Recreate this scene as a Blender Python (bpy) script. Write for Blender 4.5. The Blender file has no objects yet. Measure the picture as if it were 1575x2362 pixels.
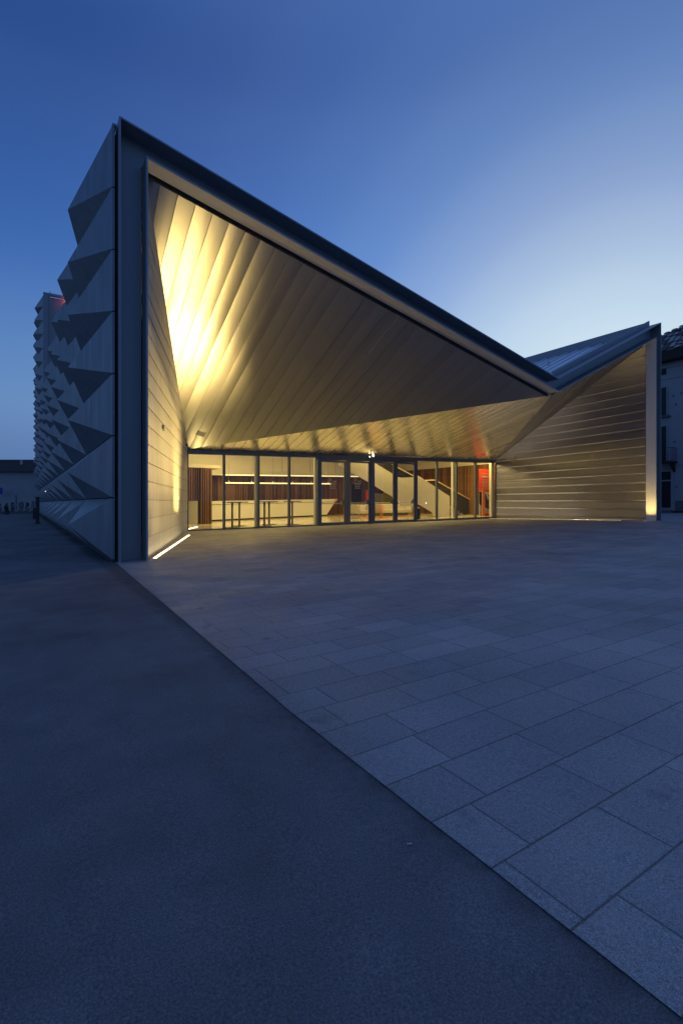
import bpy, bmesh, math, random
from mathutils import Vector, Matrix
from mathutils.noise import noise as pnoise
random.seed(7)
SC = bpy.context.scene
COL = SC.collection
R = math.radians

# ------------------------------------------------------------------ camera
# world axes: x along the entrance front, y into the building, z up (metres)
YAW = math.atan2(1157.0, 1824.5)
cam_d = bpy.data.cameras.new('camera')
cam_d.sensor_fit = 'HORIZONTAL'; cam_d.sensor_width = 24.0
cam_d.lens = 24.0 * 1157.0 / 1575.0
cam_d.shift_y = -21.0 / 1575.0
cam_d.clip_start = 0.05; cam_d.clip_end = 5000
cam = bpy.data.objects.new('camera', cam_d); COL.objects.link(cam)
cam.location = (-1.692, -11.336, 1.25)
cam.rotation_euler = (R(90), 0, -YAW)
SC.camera = cam

# ------------------------------------------------------------------ world: dusk sky
def build_world():
    w = bpy.data.worlds.new('World'); SC.world = w; w.use_nodes = True
    nt = w.node_tree; N = nt.nodes; L = nt.links; N.clear()
    out = N.new('ShaderNodeOutputWorld'); bg = N.new('ShaderNodeBackground')
    tc = N.new('ShaderNodeTexCoord')
    nrm = N.new('ShaderNodeVectorMath'); nrm.operation = 'NORMALIZE'
    L.new(tc.outputs['Generated'], nrm.inputs[0])
    sep = N.new('ShaderNodeSeparateXYZ'); L.new(nrm.outputs[0], sep.inputs[0])
    # elevation ramp (sine of elevation)
    r1 = N.new('ShaderNodeValToRGB'); r1.color_ramp.interpolation = 'CARDINAL'
    L.new(sep.outputs['Z'], r1.inputs[0])
    def ramp(rmp, stops):
        e = rmp.color_ramp.elements
        while len(e) > 1: e.remove(e[-1])
        e[0].position = stops[0][0]; e[0].color = (*stops[0][1], 1)
        for p, c in stops[1:]:
            k = e.new(p); k.color = (*c, 1)
    ramp(r1, [(0.0, (0.085, 0.172, 0.37)), (0.10, (0.115, 0.21, 0.435)), (0.19, (0.127, 0.253, 0.505)), (0.38, (0.055, 0.152, 0.43)),
              (0.61, (0.029, 0.082, 0.283)), (0.70, (0.031, 0.085, 0.283)), (0.82, (0.066, 0.134, 0.36)), (1.0, (0.10, 0.175, 0.42))])
    # afterglow centred low on the horizon, to the right of the building
    g = Vector((0.86, 0.47, 0.12)).normalized()
    dot = N.new('ShaderNodeVectorMath'); dot.operation = 'DOT_PRODUCT'
    L.new(nrm.outputs[0], dot.inputs[0]); dot.inputs[1].default_value = g
    r2 = N.new('ShaderNodeValToRGB'); r2.color_ramp.interpolation = 'CARDINAL'
    L.new(dot.outputs['Value'], r2.inputs[0])
    ramp(r2, [(0.40, (0, 0, 0)), (0.55, (0.008, 0.014, 0.03)), (0.66, (0.022, 0.034, 0.07)), (0.75, (0.037, 0.064, 0.122)), (0.82, (0.066, 0.106, 0.175)), (0.88, (0.120, 0.170, 0.230)),
              (0.93, (0.245, 0.285, 0.285)), (0.96, (0.375, 0.415, 0.335)), (0.98, (0.47, 0.505, 0.37)), (1.0, (0.54, 0.56, 0.40))])
    add = N.new('ShaderNodeMix'); add.data_type = 'RGBA'; add.blend_type = 'ADD'; add.inputs[0].default_value = 1.0
    L.new(r1.outputs[0], add.inputs[6]); L.new(r2.outputs[0], add.inputs[7])
    # faint thin cloud near the horizon
    nz = N.new('ShaderNodeTexNoise'); nz.inputs['Scale'].default_value = 3.0; nz.inputs['Detail'].default_value = 4
    mp = N.new('ShaderNodeMapping'); mp.inputs['Scale'].default_value = (1, 1, 9)
    L.new(nrm.outputs[0], mp.inputs[0]); L.new(mp.outputs[0], nz.inputs['Vector'])
    mr = N.new('ShaderNodeMapRange'); mr.inputs[1].default_value = 0.3; mr.inputs[2].default_value = 0.75
    mr.inputs[3].default_value = 0.996; mr.inputs[4].default_value = 1.004
    L.new(nz.outputs[0], mr.inputs[0])
    ml = N.new('ShaderNodeVectorMath'); ml.operation = 'SCALE'
    L.new(add.outputs[2], ml.inputs[0]); L.new(mr.outputs[0], ml.inputs['Scale'])
    L.new(ml.outputs[0], bg.inputs[0]); bg.inputs[1].default_value = 1.0
    L.new(bg.outputs[0], out.inputs[0])
build_world()
SC.view_settings.view_transform = 'Standard'; SC.view_settings.look = 'None'
SC.view_settings.exposure = 0.0; SC.view_settings.gamma = 1.0
SC.render.engine = 'CYCLES'
SC.cycles.use_denoising = True
SC.cycles.max_bounces = 7; SC.cycles.diffuse_bounces = 3; SC.cycles.glossy_bounces = 4; SC.cycles.transparent_max_bounces = 16
SC.cycles.sample_clamp_indirect = 1.5
SC.cycles.caustics_reflective = True; SC.cycles.blur_glossy = 1.0
WARM = (1.0, 0.70, 0.22)

# ------------------------------------------------------------------ helpers
def gz(x, y):
    "height of the gently sloping square"
    s = .0206 - .00088 * min(max(y, 0), 10.11)
    return min(max(x, -60), 45) * s
def fz(x):
    "lobby floor"
    return .0176 * x
def zl(x):
    "lintel of the glass front"
    return 3.53 + .0219 * (x - 4.19)

class MB:
    def __init__(s): s.v = []; s.f = []; s.m = []
    def vert(s, p): s.v.append(tuple(p)); return len(s.v) - 1
    def face(s, pts, m=0):
        s.f.append([s.vert(p) for p in pts]); s.m.append(m)
    def box(s, a, b, m=0):
        (x0, y0, z0), (x1, y1, z1) = a, b
        s.hexa([(x0, y0, z0), (x1, y0, z0), (x1, y1, z0), (x0, y1, z0), (x0, y0, z1), (x1, y0, z1), (x1, y1, z1), (x0, y1, z1)], m)
    def hexa(s, p, m=0):
        i = [s.vert(q) for q in p]
        for q in ((0, 3, 2, 1), (4, 5, 6, 7), (0, 1, 5, 4), (1, 2, 6, 5), (2, 3, 7, 6), (3, 0, 4, 7)):
            s.f.append([i[k] for k in q]); s.m.append(m)
    def bar(s, a, b, w, h, up=(0, 0, 1), m=0):
        "square bar from a to b, w across, h along up"
        a = Vector(a); b = Vector(b); d = (b - a).normalized(); up = Vector(up)
        if abs(d.dot(up)) > .99: up = Vector((0, 1, 0))
        sd = d.cross(up).normalized() * w / 2; u = sd.cross(d).normalized() * h / 2
        s.hexa([a - sd - u, a + sd - u, b + sd - u, b - sd - u, a - sd + u, a + sd + u, b + sd + u, b - sd + u], m)
    def prism(s, poly, vec, m=0):
        "extrude a planar polygon along vec"
        vec = Vector(vec); n = len(poly); P = [Vector(p) for p in poly]; Q = [p + vec for p in P]
        ip = [s.vert(p) for p in P]; iq = [s.vert(p) for p in Q]
        s.f.append(ip[::-1]); s.m.append(m); s.f.append(iq); s.m.append(m)
        for k in range(n):
            j = (k + 1) % n; s.f.append([ip[k], ip[j], iq[j], iq[k]]); s.m.append(m)
    def lathe(s, c, prof, n=24, m=0, axis='z', arc=None):
        "profile of (radius, height) round a vertical axis through c"
        c = Vector(c); rows = []
        for r, h in prof:
            row = []
            for k in range(n):
                a = 2 * math.pi * k / n
                o = Vector((r * math.cos(a), r * math.sin(a), h))
                if axis == 'y': o = Vector((o.x, o.z, o.y))
                if axis == 'x': o = Vector((o.z, o.x, o.y))
                row.append(s.vert(c + o))
            rows.append(row)
        for a, b in zip(rows, rows[1:]):
            for k in range(n):
                j = (k + 1) % n; s.f.append([a[k], a[j], b[j], b[k]]); s.m.append(m)
        s.f.append(rows[0][::-1]); s.m.append(m); s.f.append(rows[-1]); s.m.append(m)
    def tube(s, pts, r, n=8, m=0):
        pts = [Vector(p) for p in pts]; rows = []
        rr = r if isinstance(r, (list, tuple)) else [r] * len(pts)
        for i, p in enumerate(pts):
            d = (pts[min(i + 1, len(pts) - 1)] - pts[max(i - 1, 0)]).normalized()
            a = d.orthogonal().normalized(); b = d.cross(a)
            rows.append([s.vert(p + (a * math.cos(2 * math.pi * k / n) + b * math.sin(2 * math.pi * k / n)) * rr[i]) for k in range(n)])
        for a, b in zip(rows, rows[1:]):
            for k in range(n):
                j = (k + 1) % n; s.f.append([a[k], a[j], b[j], b[k]]); s.m.append(m)
        s.f.append(rows[0][::-1]); s.m.append(m); s.f.append(rows[-1]); s.m.append(m)
    def build(s, name, mats, parent=None, smooth=False, bevel=0, fix=True):
        me = bpy.data.meshes.new(name); me.from_pydata(s.v, [], s.f); me.update()
        if fix:
            bm = bmesh.new(); bm.from_mesh(me); bmesh.ops.recalc_face_normals(bm, faces=bm.faces); bm.to_mesh(me); bm.free()
        mats = mats if isinstance(mats, (list, tuple)) else [mats]
        for q in mats: me.materials.append(q)
        for p, k in zip(me.polygons, s.m): p.material_index = k; p.use_smooth = smooth
        o = bpy.data.objects.new(name, me); COL.objects.link(o)
        if parent is not None:
            o.parent = parent; o.matrix_parent_inverse = Matrix.Translation(-Vector(world_loc(parent)))
        if bevel:
            bv = o.modifiers.new('bevel', 'BEVEL'); bv.width = bevel; bv.segments = 2; bv.limit_method = 'ANGLE'
        return o
def world_loc(o):
    p = Vector(o.location); q = o.parent
    while q is not None:
        # children built in world coordinates keep location zero
        q = q.parent
    return p if o.type == 'EMPTY' else Vector((0, 0, 0))
def thing(name, label, cat, loc=(0, 0, 0), group=None):
    o = bpy.data.objects.new(name, None); COL.objects.link(o); o.location = loc
    o.empty_display_size = .2
    o['label'] = label; o['category'] = cat
    if group: o['group'] = group
    return o
def tag(o, label, cat, group=None):
    o['label'] = label; o['category'] = cat
    if group: o['group'] = group
    return o
def structure(o): o['kind'] = 'structure'; return o
def dup(root, loc, label, rotz=None):
    r = root.copy(); COL.objects.link(r); r.location = loc; r['label'] = label
    if rotz is not None: r.rotation_euler = (0, 0, rotz)
    for ch in list(root.children):
        c = ch.copy(); COL.objects.link(c); c.parent = r; c.matrix_parent_inverse = ch.matrix_parent_inverse
        for g in list(ch.children):
            d = g.copy(); COL.objects.link(d); d.parent = c; d.matrix_parent_inverse = g.matrix_parent_inverse
    return r

# ------------------------------------------------------------------ materials
def mat(name, col, rough=.6, metal=0.0, spec=.5, nscale=0, namt=0.0, bump=0.0, bscale=40, rvar=0.0, stretch=(1, 1, 1), coat=0):
    m = bpy.data.materials.new(name); m.use_nodes = True
    nt = m.node_tree; N = nt.nodes; L = nt.links; b = N['Principled BSDF']
    b.inputs['Base Color'].default_value = (*col, 1); b.inputs['Roughness'].default_value = rough
    b.inputs['Metallic'].default_value = metal; b.inputs['Specular IOR Level'].default_value = spec
    tc = N.new('ShaderNodeTexCoord'); mp = N.new('ShaderNodeMapping'); mp.inputs['Scale'].default_value = stretch
    L.new(tc.outputs['Object'], mp.inputs[0])
    if namt or rvar:
        nz = N.new('ShaderNodeTexNoise'); nz.inputs['Scale'].default_value = nscale or 2; nz.inputs['Detail'].default_value = 6; nz.inputs['Roughness'].default_value = .62
        L.new(mp.outputs[0], nz.inputs['Vector'])
        if namt:
            mr = N.new('ShaderNodeMapRange'); mr.inputs[1].default_value = .25; mr.inputs[2].default_value = .75
            mr.inputs[3].default_value = 1 - namt; mr.inputs[4].default_value = 1 + namt; mr.clamp = False
            L.new(nz.outputs[0], mr.inputs[0])
            sc = N.new('ShaderNodeVectorMath'); sc.operation = 'SCALE'; sc.inputs[0].default_value = col
            L.new(mr.outputs[0], sc.inputs['Scale']); L.new(sc.outputs[0], b.inputs['Base Color'])
        if rvar:
            m2 = N.new('ShaderNodeMapRange'); m2.inputs[1].default_value = .25; m2.inputs[2].default_value = .75
            m2.inputs[3].default_value = rough - rvar; m2.inputs[4].default_value = rough + rvar
            L.new(nz.outputs[0], m2.inputs[0]); L.new(m2.outputs[0], b.inputs['Roughness'])
    if bump:
        n2 = N.new('ShaderNodeTexNoise'); n2.inputs['Scale'].default_value = bscale; n2.inputs['Detail'].default_value = 4
        L.new(mp.outputs[0], n2.inputs['Vector'])
        bp = N.new('ShaderNodeBump'); bp.inputs['Strength'].default_value = 1.0; bp.inputs['Distance'].default_value = bump
        L.new(n2.outputs[0], bp.inputs['Height']); L.new(bp.outputs[0], b.inputs['Normal'])
    return m
def emit(name, col, s):
    m = bpy.data.materials.new(name); m.use_nodes = True
    b = m.node_tree.nodes['Principled BSDF']
    b.inputs['Base Color'].default_value = (.8, .8, .8, 1)
    b.inputs['Emission Color'].default_value = (*col, 1); b.inputs['Emission Strength'].default_value = s
    m.cycles.emission_sampling = 'NONE'
    return m
def metal_panel(name, col, rough, rvar, streak, bump, metallic=1.0, drips=True):
    "weathered rolled metal: blotches, rain streaks down z, a slightly wavy face"
    m = bpy.data.materials.new(name); m.use_nodes = True
    nt = m.node_tree; N = nt.nodes; L = nt.links; b = N['Principled BSDF']
    b.inputs['Metallic'].default_value = metallic
    tc = N.new('ShaderNodeTexCoord')
    def noise(scale, st, det=5):
        mp = N.new('ShaderNodeMapping'); mp.inputs['Scale'].default_value = st; L.new(tc.outputs['Object'], mp.inputs[0])
        n = N.new('ShaderNodeTexNoise'); n.inputs['Scale'].default_value = scale; n.inputs['Detail'].default_value = det; n.inputs['Roughness'].default_value = .6
        L.new(mp.outputs[0], n.inputs['Vector']); return n.outputs[0]
    def mrange(src, a, bb, lo=.2, hi=.8):
        r = N.new('ShaderNodeMapRange'); r.interpolation_type = 'SMOOTHSTEP'; r.inputs[1].default_value = lo; r.inputs[2].default_value = hi
        r.inputs[3].default_value = a; r.inputs[4].default_value = bb; L.new(src, r.inputs[0]); return r.outputs[0]
    blot = noise(.9, (1, 1, 1), 3); drip = noise(5.0, (1, 1, .10), 4) if drips else noise(.5, (1, 1, 1), 2); fine = noise(24, (1, 1, 1), 3)
    mul = N.new('ShaderNodeMath'); mul.operation = 'MULTIPLY'
    L.new(mrange(blot, 1 - streak * .6, 1 + streak * .4), mul.inputs[0]); L.new(mrange(drip, 1 - streak, 1 + streak * .3), mul.inputs[1])
    mu2 = N.new('ShaderNodeMath'); mu2.operation = 'MULTIPLY'; L.new(mul.outputs[0], mu2.inputs[0]); L.new(mrange(fine, .98, 1.02), mu2.inputs[1])
    sc = N.new('ShaderNodeVectorMath'); sc.operation = 'SCALE'; sc.inputs[0].default_value = col
    L.new(mu2.outputs[0], sc.inputs['Scale']); L.new(sc.outputs[0], b.inputs['Base Color'])
    ad = N.new('ShaderNodeMath'); ad.operation = 'ADD'
    L.new(mrange(drip, rough + rvar, rough - rvar), ad.inputs[0]); L.new(mrange(blot, -rvar * .6, rvar * .6), ad.inputs[1])
    L.new(ad.outputs[0], b.inputs['Roughness'])
    if bump:
        wv = noise(1.7, (1, 1, 1), 2)
        bp = N.new('ShaderNodeBump'); bp.inputs['Strength'].default_value = 1.0; bp.inputs['Distance'].default_value = bump
        L.new(wv, bp.inputs['Height']); L.new(bp.outputs[0], b.inputs['Normal'])
    return m
def panel_plain(name, col, rough, rvar, cvar, metallic):
    "smooth rolled sheet; every panel differs a little from its neighbours"
    m = bpy.data.materials.new(name); m.use_nodes = True
    nt = m.node_tree; N = nt.nodes; L = nt.links; b = N['Principled BSDF']
    b.inputs['Metallic'].default_value = metallic
    g = N.new('ShaderNodeNewGeometry')
    r = N.new('ShaderNodeMapRange'); r.inputs[3].default_value = 1 - cvar; r.inputs[4].default_value = 1 + cvar * .5
    L.new(g.outputs['Random Per Island'], r.inputs[0])
    sc = N.new('ShaderNodeVectorMath'); sc.operation = 'SCALE'; sc.inputs[0].default_value = col
    L.new(r.outputs[0], sc.inputs['Scale']); L.new(sc.outputs[0], b.inputs['Base Color'])
    r2 = N.new('ShaderNodeMapRange'); r2.inputs[3].default_value = rough - rvar; r2.inputs[4].default_value = rough + rvar
    L.new(g.outputs['Random Per Island'], r2.inputs[0]); L.new(r2.outputs[0], b.inputs['Roughness'])
    return m
def paving_mat():
    m = bpy.data.materials.new('granite_paving'); m.use_nodes = True
    nt = m.node_tree; N = nt.nodes; L = nt.links; b = N['Principled BSDF']
    tc = N.new('ShaderNodeTexCoord'); sp = N.new('ShaderNodeSeparateXYZ'); L.new(tc.outputs['Object'], sp.inputs[0])
    def M(op, a, bb=None, cc=None):
        n = N.new('ShaderNodeMath'); n.operation = op
        for i, q in enumerate((a, bb, cc)):
            if q is None: continue
            if isinstance(q, (int, float)): n.inputs[i].default_value = q
            else: L.new(q, n.inputs[i])
        return n.outputs[0]
    H, W, J = .2965, .556, .0033
    yr = M('DIVIDE', M('ADD', sp.outputs['Y'], 10.156 + H * 200), H)
    row = M('FLOOR', yr); fy = M('SUBTRACT', yr, row)
    wn = N.new('ShaderNodeTexWhiteNoise'); wn.noise_dimensions = '1D'; L.new(row, wn.inputs['W'])
    xr = M('ADD', M('DIVIDE', sp.outputs['X'], W), M('ADD', M('MULTIPLY', wn.outputs['Value'], 7.0), 300))
    cl = M('FLOOR', xr); fx = M('SUBTRACT', xr, cl)
    dy = M('MULTIPLY', M('MINIMUM', fy, M('SUBTRACT', 1, fy)), H)
    dx = M('MULTIPLY', M('MINIMUM', fx, M('SUBTRACT', 1, fx)), W)
    wob = N.new('ShaderNodeTexNoise'); wob.inputs['Scale'].default_value = 9; L.new(tc.outputs['Object'], wob.inputs['Vector'])
    jw = M('MULTIPLY', M('ADD', wob.outputs[0], .35), J)
    mr = N.new('ShaderNodeMapRange'); L.new(M('SUBTRACT', M('MINIMUM', dx, dy), jw), mr.inputs[0])
    mr.inputs[1].default_value = -.0012; mr.inputs[2].default_value = .0022
    joint = mr.outputs[0]
    cmb = N.new('ShaderNodeCombineXYZ'); L.new(row, cmb.inputs[0]); L.new(cl, cmb.inputs[1])
    w2 = N.new('ShaderNodeTexWhiteNoise'); w2.noise_dimensions = '2D'; L.new(cmb.outputs[0], w2.inputs['Vector'])
    def nz(scale, det=3):
        n = N.new('ShaderNodeTexNoise'); n.inputs['Scale'].default_value = scale; n.inputs['Detail'].default_value = det
        L.new(tc.outputs['Object'], n.inputs['Vector']); return n.outputs[0]
    def MR(src, a, bb, lo, hi):
        r = N.new('ShaderNodeMapRange'); r.inputs[1].default_value = lo; r.inputs[2].default_value = hi
        r.inputs[3].default_value = a; r.inputs[4].default_value = bb; L.new(src, r.inputs[0]); return r.outputs[0]
    grain = M('MULTIPLY', MR(nz(240, 2), .55, 1.5, .3, .7), MR(nz(80, 2), .82, 1.16, .3, .7))
    vor = N.new('ShaderNodeTexVoronoi'); vor.inputs['Scale'].default_value = 70; L.new(tc.outputs['Object'], vor.inputs['Vector'])
    sepc = N.new('ShaderNodeSeparateColor'); L.new(vor.outputs['Color'], sepc.inputs[0])
    speck = MR(M('ADD', vor.outputs['Distance'], M('MULTIPLY', sepc.outputs[0], .5)), .3, 1.0, .16, .26)
    dirt = MR(nz(.55, 5), .80, 1.1, .3, .7)
    st = MR(nz(2.3, 6), .62, 1.0, .27, .36)
    edge = MR(M('ADD', sp.outputs['X'], M('MULTIPLY', nz(7, 3), .12)), .8, 1.0, -.28, .08)
    k = M('MULTIPLY', M('MULTIPLY', M('MULTIPLY', grain, speck), M('MULTIPLY', dirt, st)), M('MULTIPLY', MR(w2.outputs['Value'], .86, 1.07, 0, 1), edge))
    k = M('MULTIPLY', k, MR(joint, .42, 1.0, 0, 1))
    sc = N.new('ShaderNodeVectorMath'); sc.operation = 'SCALE'; sc.inputs[0].default_value = (.375, .357, .35)
    L.new(k, sc.inputs['Scale']); L.new(sc.outputs[0], b.inputs['Base Color'])
    L.new(MR(nz(1.4, 4), .46, .68, .3, .7), b.inputs['Roughness']); b.inputs['Specular IOR Level'].default_value = .45
    bp = N.new('ShaderNodeBump'); bp.inputs['Distance'].default_value = .004; bp.inputs['Strength'].default_value = .8
    L.new(M('ADD', M('MULTIPLY', joint, 1.0), M('MULTIPLY', nz(220, 2), .35)), bp.inputs['Height'])
    # every slab lies a hair out of level
    ge = N.new('ShaderNodeNewGeometry'); v1 = N.new('ShaderNodeVectorMath'); v1.operation = 'SUBTRACT'; v1.inputs[1].default_value = (.5, .5, .5)
    L.new(w2.outputs['Color'], v1.inputs[0]); v2 = N.new('ShaderNodeVectorMath'); v2.operation = 'SCALE'; v2.inputs['Scale'].default_value = .045; L.new(v1.outputs[0], v2.inputs[0])
    v3 = N.new('ShaderNodeVectorMath'); v3.operation = 'ADD'; L.new(ge.outputs['Normal'], v3.inputs[0]); L.new(v2.outputs[0], v3.inputs[1])
    v4 = N.new('ShaderNodeVectorMath'); v4.operation = 'NORMALIZE'; L.new(v3.outputs[0], v4.inputs[0]); L.new(v4.outputs[0], bp.inputs['Normal'])
    L.new(bp.outputs[0], b.inputs['Normal'])
    return m
def asphalt_mat():
    m = bpy.data.materials.new('asphalt'); m.use_nodes = True
    nt = m.node_tree; N = nt.nodes; L = nt.links; b = N['Principled BSDF']
    tc = N.new('ShaderNodeTexCoord')
    def nz(scale, det=3, st=(1, 1, 1)):
        mp = N.new('ShaderNodeMapping'); mp.inputs['Scale'].default_value = st; L.new(tc.outputs['Object'], mp.inputs[0])
        n = N.new('ShaderNodeTexNoise'); n.inputs['Scale'].default_value = scale; n.inputs['Detail'].default_value = det
        L.new(mp.outputs[0], n.inputs['Vector']); return n.outputs[0]
    def MR(src, a, bb, lo, hi):
        r = N.new('ShaderNodeMapRange'); r.inputs[1].default_value = lo; r.inputs[2].default_value = hi
        r.inputs[3].default_value = a; r.inputs[4].default_value = bb; L.new(src, r.inputs[0]); return r.outputs[0]
    def mul(a, bb):
        n = N.new('ShaderNodeMath'); n.operation = 'MULTIPLY'; L.new(a, n.inputs[0]); L.new(bb, n.inputs[1]); return n.outputs[0]
    sp = N.new('ShaderNodeSeparateXYZ'); L.new(tc.outputs['Object'], sp.inputs[0])
    ad = N.new('ShaderNodeMath'); ad.operation = 'MULTIPLY_ADD'; L.new(nz(14, 6), ad.inputs[0]); ad.inputs[1].default_value = .26; L.new(sp.outputs['X'], ad.inputs[2])
    edge = MR(ad.outputs[0], 1.0, .62, -.30, -.17)           # loose dark grit along the paving edge
    vor = N.new('ShaderNodeTexVoronoi'); vor.inputs['Scale'].default_value = 130; L.new(tc.outputs['Object'], vor.inputs['Vector'])
    k = mul(mul(MR(nz(.5, 5), .74, 1.2, .3, .7), MR(nz(2.6, 6), .84, 1.12, .3, .7)), mul(MR(nz(150, 3), .66, 1.34, .3, .7), edge))
    k = mul(k, MR(vor.outputs['Distance'], 1.12, .86, .1, .6))
    sc = N.new('ShaderNodeVectorMath'); sc.operation = 'SCALE'; sc.inputs[0].default_value = (.202, .186, .184)
    L.new(k, sc.inputs['Scale']); L.new(sc.outputs[0], b.inputs['Base Color'])
    b.inputs['Roughness'].default_value = .82; b.inputs['Specular IOR Level'].default_value = .3
    bp = N.new('ShaderNodeBump'); bp.inputs['Distance'].default_value = .004; bp.inputs['Strength'].default_value = .7
    L.new(vor.outputs['Distance'], bp.inputs['Height']); L.new(bp.outputs[0], b.inputs['Normal'])
    return m
def glass_mat(name='glass', tint=(.95, .97, .95), gl=1.0):
    m = bpy.data.materials.new(name); m.use_nodes = True
    nt = m.node_tree; N = nt.nodes; L = nt.links; N.clear()
    o = N.new('ShaderNodeOutputMaterial'); t = N.new('ShaderNodeBsdfTransparent'); t.inputs[0].default_value = (*tint, 1)
    g = N.new('ShaderNodeBsdfGlossy'); g.inputs['Roughness'].default_value = .02; g.inputs[0].default_value = (.9, .92, .95, 1)
    lw = N.new('ShaderNodeLayerWeight'); lw.inputs[0].default_value = .5; mx = N.new('ShaderNodeMixShader')
    pw = N.new('ShaderNodeMath'); pw.operation = 'POWER'; L.new(lw.outputs['Facing'], pw.inputs[0]); pw.inputs[1].default_value = 5
    f = N.new('ShaderNodeMath'); f.operation = 'MULTIPLY_ADD'; L.new(pw.outputs[0], f.inputs[0]); f.inputs[1].default_value = .9; f.inputs[2].default_value = .025
    L.new(f.outputs[0], mx.inputs[0]); L.new(t.outputs[0], mx.inputs[1]); L.new(g.outputs[0], mx.inputs[2]); L.new(mx.outputs[0], o.inputs[0])
    return m
def slat_mat():
    m = bpy.data.materials.new('slat_timber'); m.use_nodes = True
    nt = m.node_tree; N = nt.nodes; L = nt.links; b = N['Principled BSDF']
    g = N.new('ShaderNodeNewGeometry'); tc = N.new('ShaderNodeTexCoord')
    r = N.new('ShaderNodeValToRGB'); e = r.color_ramp.elements
    e[0].color = (.085, .040, .011, 1); e[1].color = (.27, .135, .040, 1); e[1].position = 1
    L.new(g.outputs['Random Per Island'], r.inputs[0])
    mp = N.new('ShaderNodeMapping'); mp.inputs['Scale'].default_value = (14, 14, 1); L.new(tc.outputs['Object'], mp.inputs[0])
    n = N.new('ShaderNodeTexNoise'); n.inputs['Scale'].default_value = 3; L.new(mp.outputs[0], n.inputs['Vector'])
    mr = N.new('ShaderNodeMapRange'); mr.inputs[3].default_value = .7; mr.inputs[4].default_value = 1.3; L.new(n.outputs[0], mr.inputs[0])
    sc = N.new('ShaderNodeVectorMath'); sc.operation = 'SCALE'; L.new(r.outputs[0], sc.inputs[0]); L.new(mr.outputs[0], sc.inputs['Scale'])
    L.new(sc.outputs[0], b.inputs['Base Color']); b.inputs['Roughness'].default_value = .5
    return m
def tile_roof_mat():
    m = mat('clay_tile', (.115, .098, .088), .85, nscale=3, namt=.35)
    return m

M_ASPH = asphalt_mat(); M_PAVE = paving_mat()
M_FRAME = mat('frame_coated_steel', (.30, .31, .325), .5, .35, nscale=1.2, namt=.08, rvar=.06, stretch=(1, 1, .4))
M_DARK = mat('dark_joint', (.03, .032, .036), .7)
M_TILE = metal_panel('zinc_cladding', (.262, .278, .295), .50, .07, .16, 0.0, .35)
M_CAN = panel_plain('canopy_metal', (.61, .60, .585), .36, .04, .08, .98)
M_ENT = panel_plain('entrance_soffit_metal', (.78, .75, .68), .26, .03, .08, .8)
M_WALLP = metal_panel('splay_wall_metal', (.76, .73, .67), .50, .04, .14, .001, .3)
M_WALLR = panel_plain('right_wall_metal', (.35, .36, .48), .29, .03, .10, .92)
M_SEAM = mat('folded_seam', (.56, .54, .51), .45, .3)
M_JOINT = mat('open_joint', (.24, .22, .19), .6)
M_LITREVEAL = mat('lit_reveal', (.78, .76, .72), .5, .2, nscale=1, namt=.04)  # paler than the frame: strong light on the reveals put into the colour
M_ROOF = metal_panel('roof_sheet', (.78, .80, .83), .38, .03, .05, 0, .5)
M_GLASS = glass_mat()
M_DGLASS = mat('dark_balustrade_glass', (.035, .033, .028), .12)
M_MULL = mat('mullion_steel', (.16, .175, .20), .45, .5, nscale=3, namt=.06)
M_WHITE = mat('white_plaster', (.74, .71, .64), .6, nscale=1.5, namt=.03)
M_PANEL = mat('white_lacquer', (.76, .73, .64), .3, nscale=1, namt=.04)
M_FLOOR = mat('polished_floor', (.62, .57, .47), .13, nscale=1.5, namt=.05, rvar=.05)
M_SLAT = slat_mat()
M_WOOD = mat('brown_door_veneer', (.17, .085, .035), .5, nscale=3, namt=.15, stretch=(6, 6, .6))
M_BLACK = mat('black_void', (.012, .012, .014), .6)
M_STEEL = mat('brushed_steel', (.42, .40, .37), .35, .9)
M_GSTEEL = mat('grey_table_steel', (.16, .155, .145), .4, .7)
M_TOP = mat('white_table_top', (.7, .68, .62), .4)
M_SOFA = mat('grey_beige_upholstery', (.40, .365, .30), .9, nscale=60, namt=.1)
M_ORANGE = mat('orange_steel', (.74, .19, .025), .5)
M_RED = mat('red_print', (.84, .075, .028), .5)
M_PRINTW = mat('white_print', (.82, .80, .78), .5)
M_PRINTG = mat('pale_pink_print', (.72, .36, .29), .5)
M_PRINTD = mat('dark_blue_print', (.025, .035, .055), .5)
M_PRINTB = mat('pale_blue_print', (.45, .60, .78), .5)
M_BIN = mat('black_bin_metal', (.03, .03, .032), .35, .5)
M_DECAL = mat('frosted_lettering', (.62, .58, .50), .6)
M_LED = emit('led_lens', (1.0, .80, .42), 5.0)
M_LEDW = emit('led_diffuser', (1.0, .76, .36), 1.15)
M_SPOT = emit('spot_lens', (1.0, .90, .64), 5.0)
M_PLASTER = mat('old_render', (.36, .355, .35), .9, nscale=.9, namt=.10, bump=.004, bscale=20)
M_PLINTH = mat('stone_plinth', (.13, .13, .13), .9, nscale=2, namt=.2)
M_SHUT = mat('dark_green_shutter', (.018, .035, .026), .6)
M_TIMB = mat('dark_timber', (.035, .026, .02), .8, nscale=4, namt=.2)
M_CLAY = tile_roof_mat()
M_CLAY2 = mat('clay_tile_pale', (.46, .42, .38), .85, nscale=5, namt=.25)
M_IRON = mat('iron', (.02, .02, .022), .6, .5)
M_LEAF = mat('hedge_leaf', (.028, .045, .022), .8, nscale=6, namt=.3)
M_BARK = mat('bark', (.05, .042, .036), .9, nscale=8, namt=.3)
M_LWALL = mat('pale_render', (.40, .40, .395), .9, nscale=.6, namt=.06)

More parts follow.
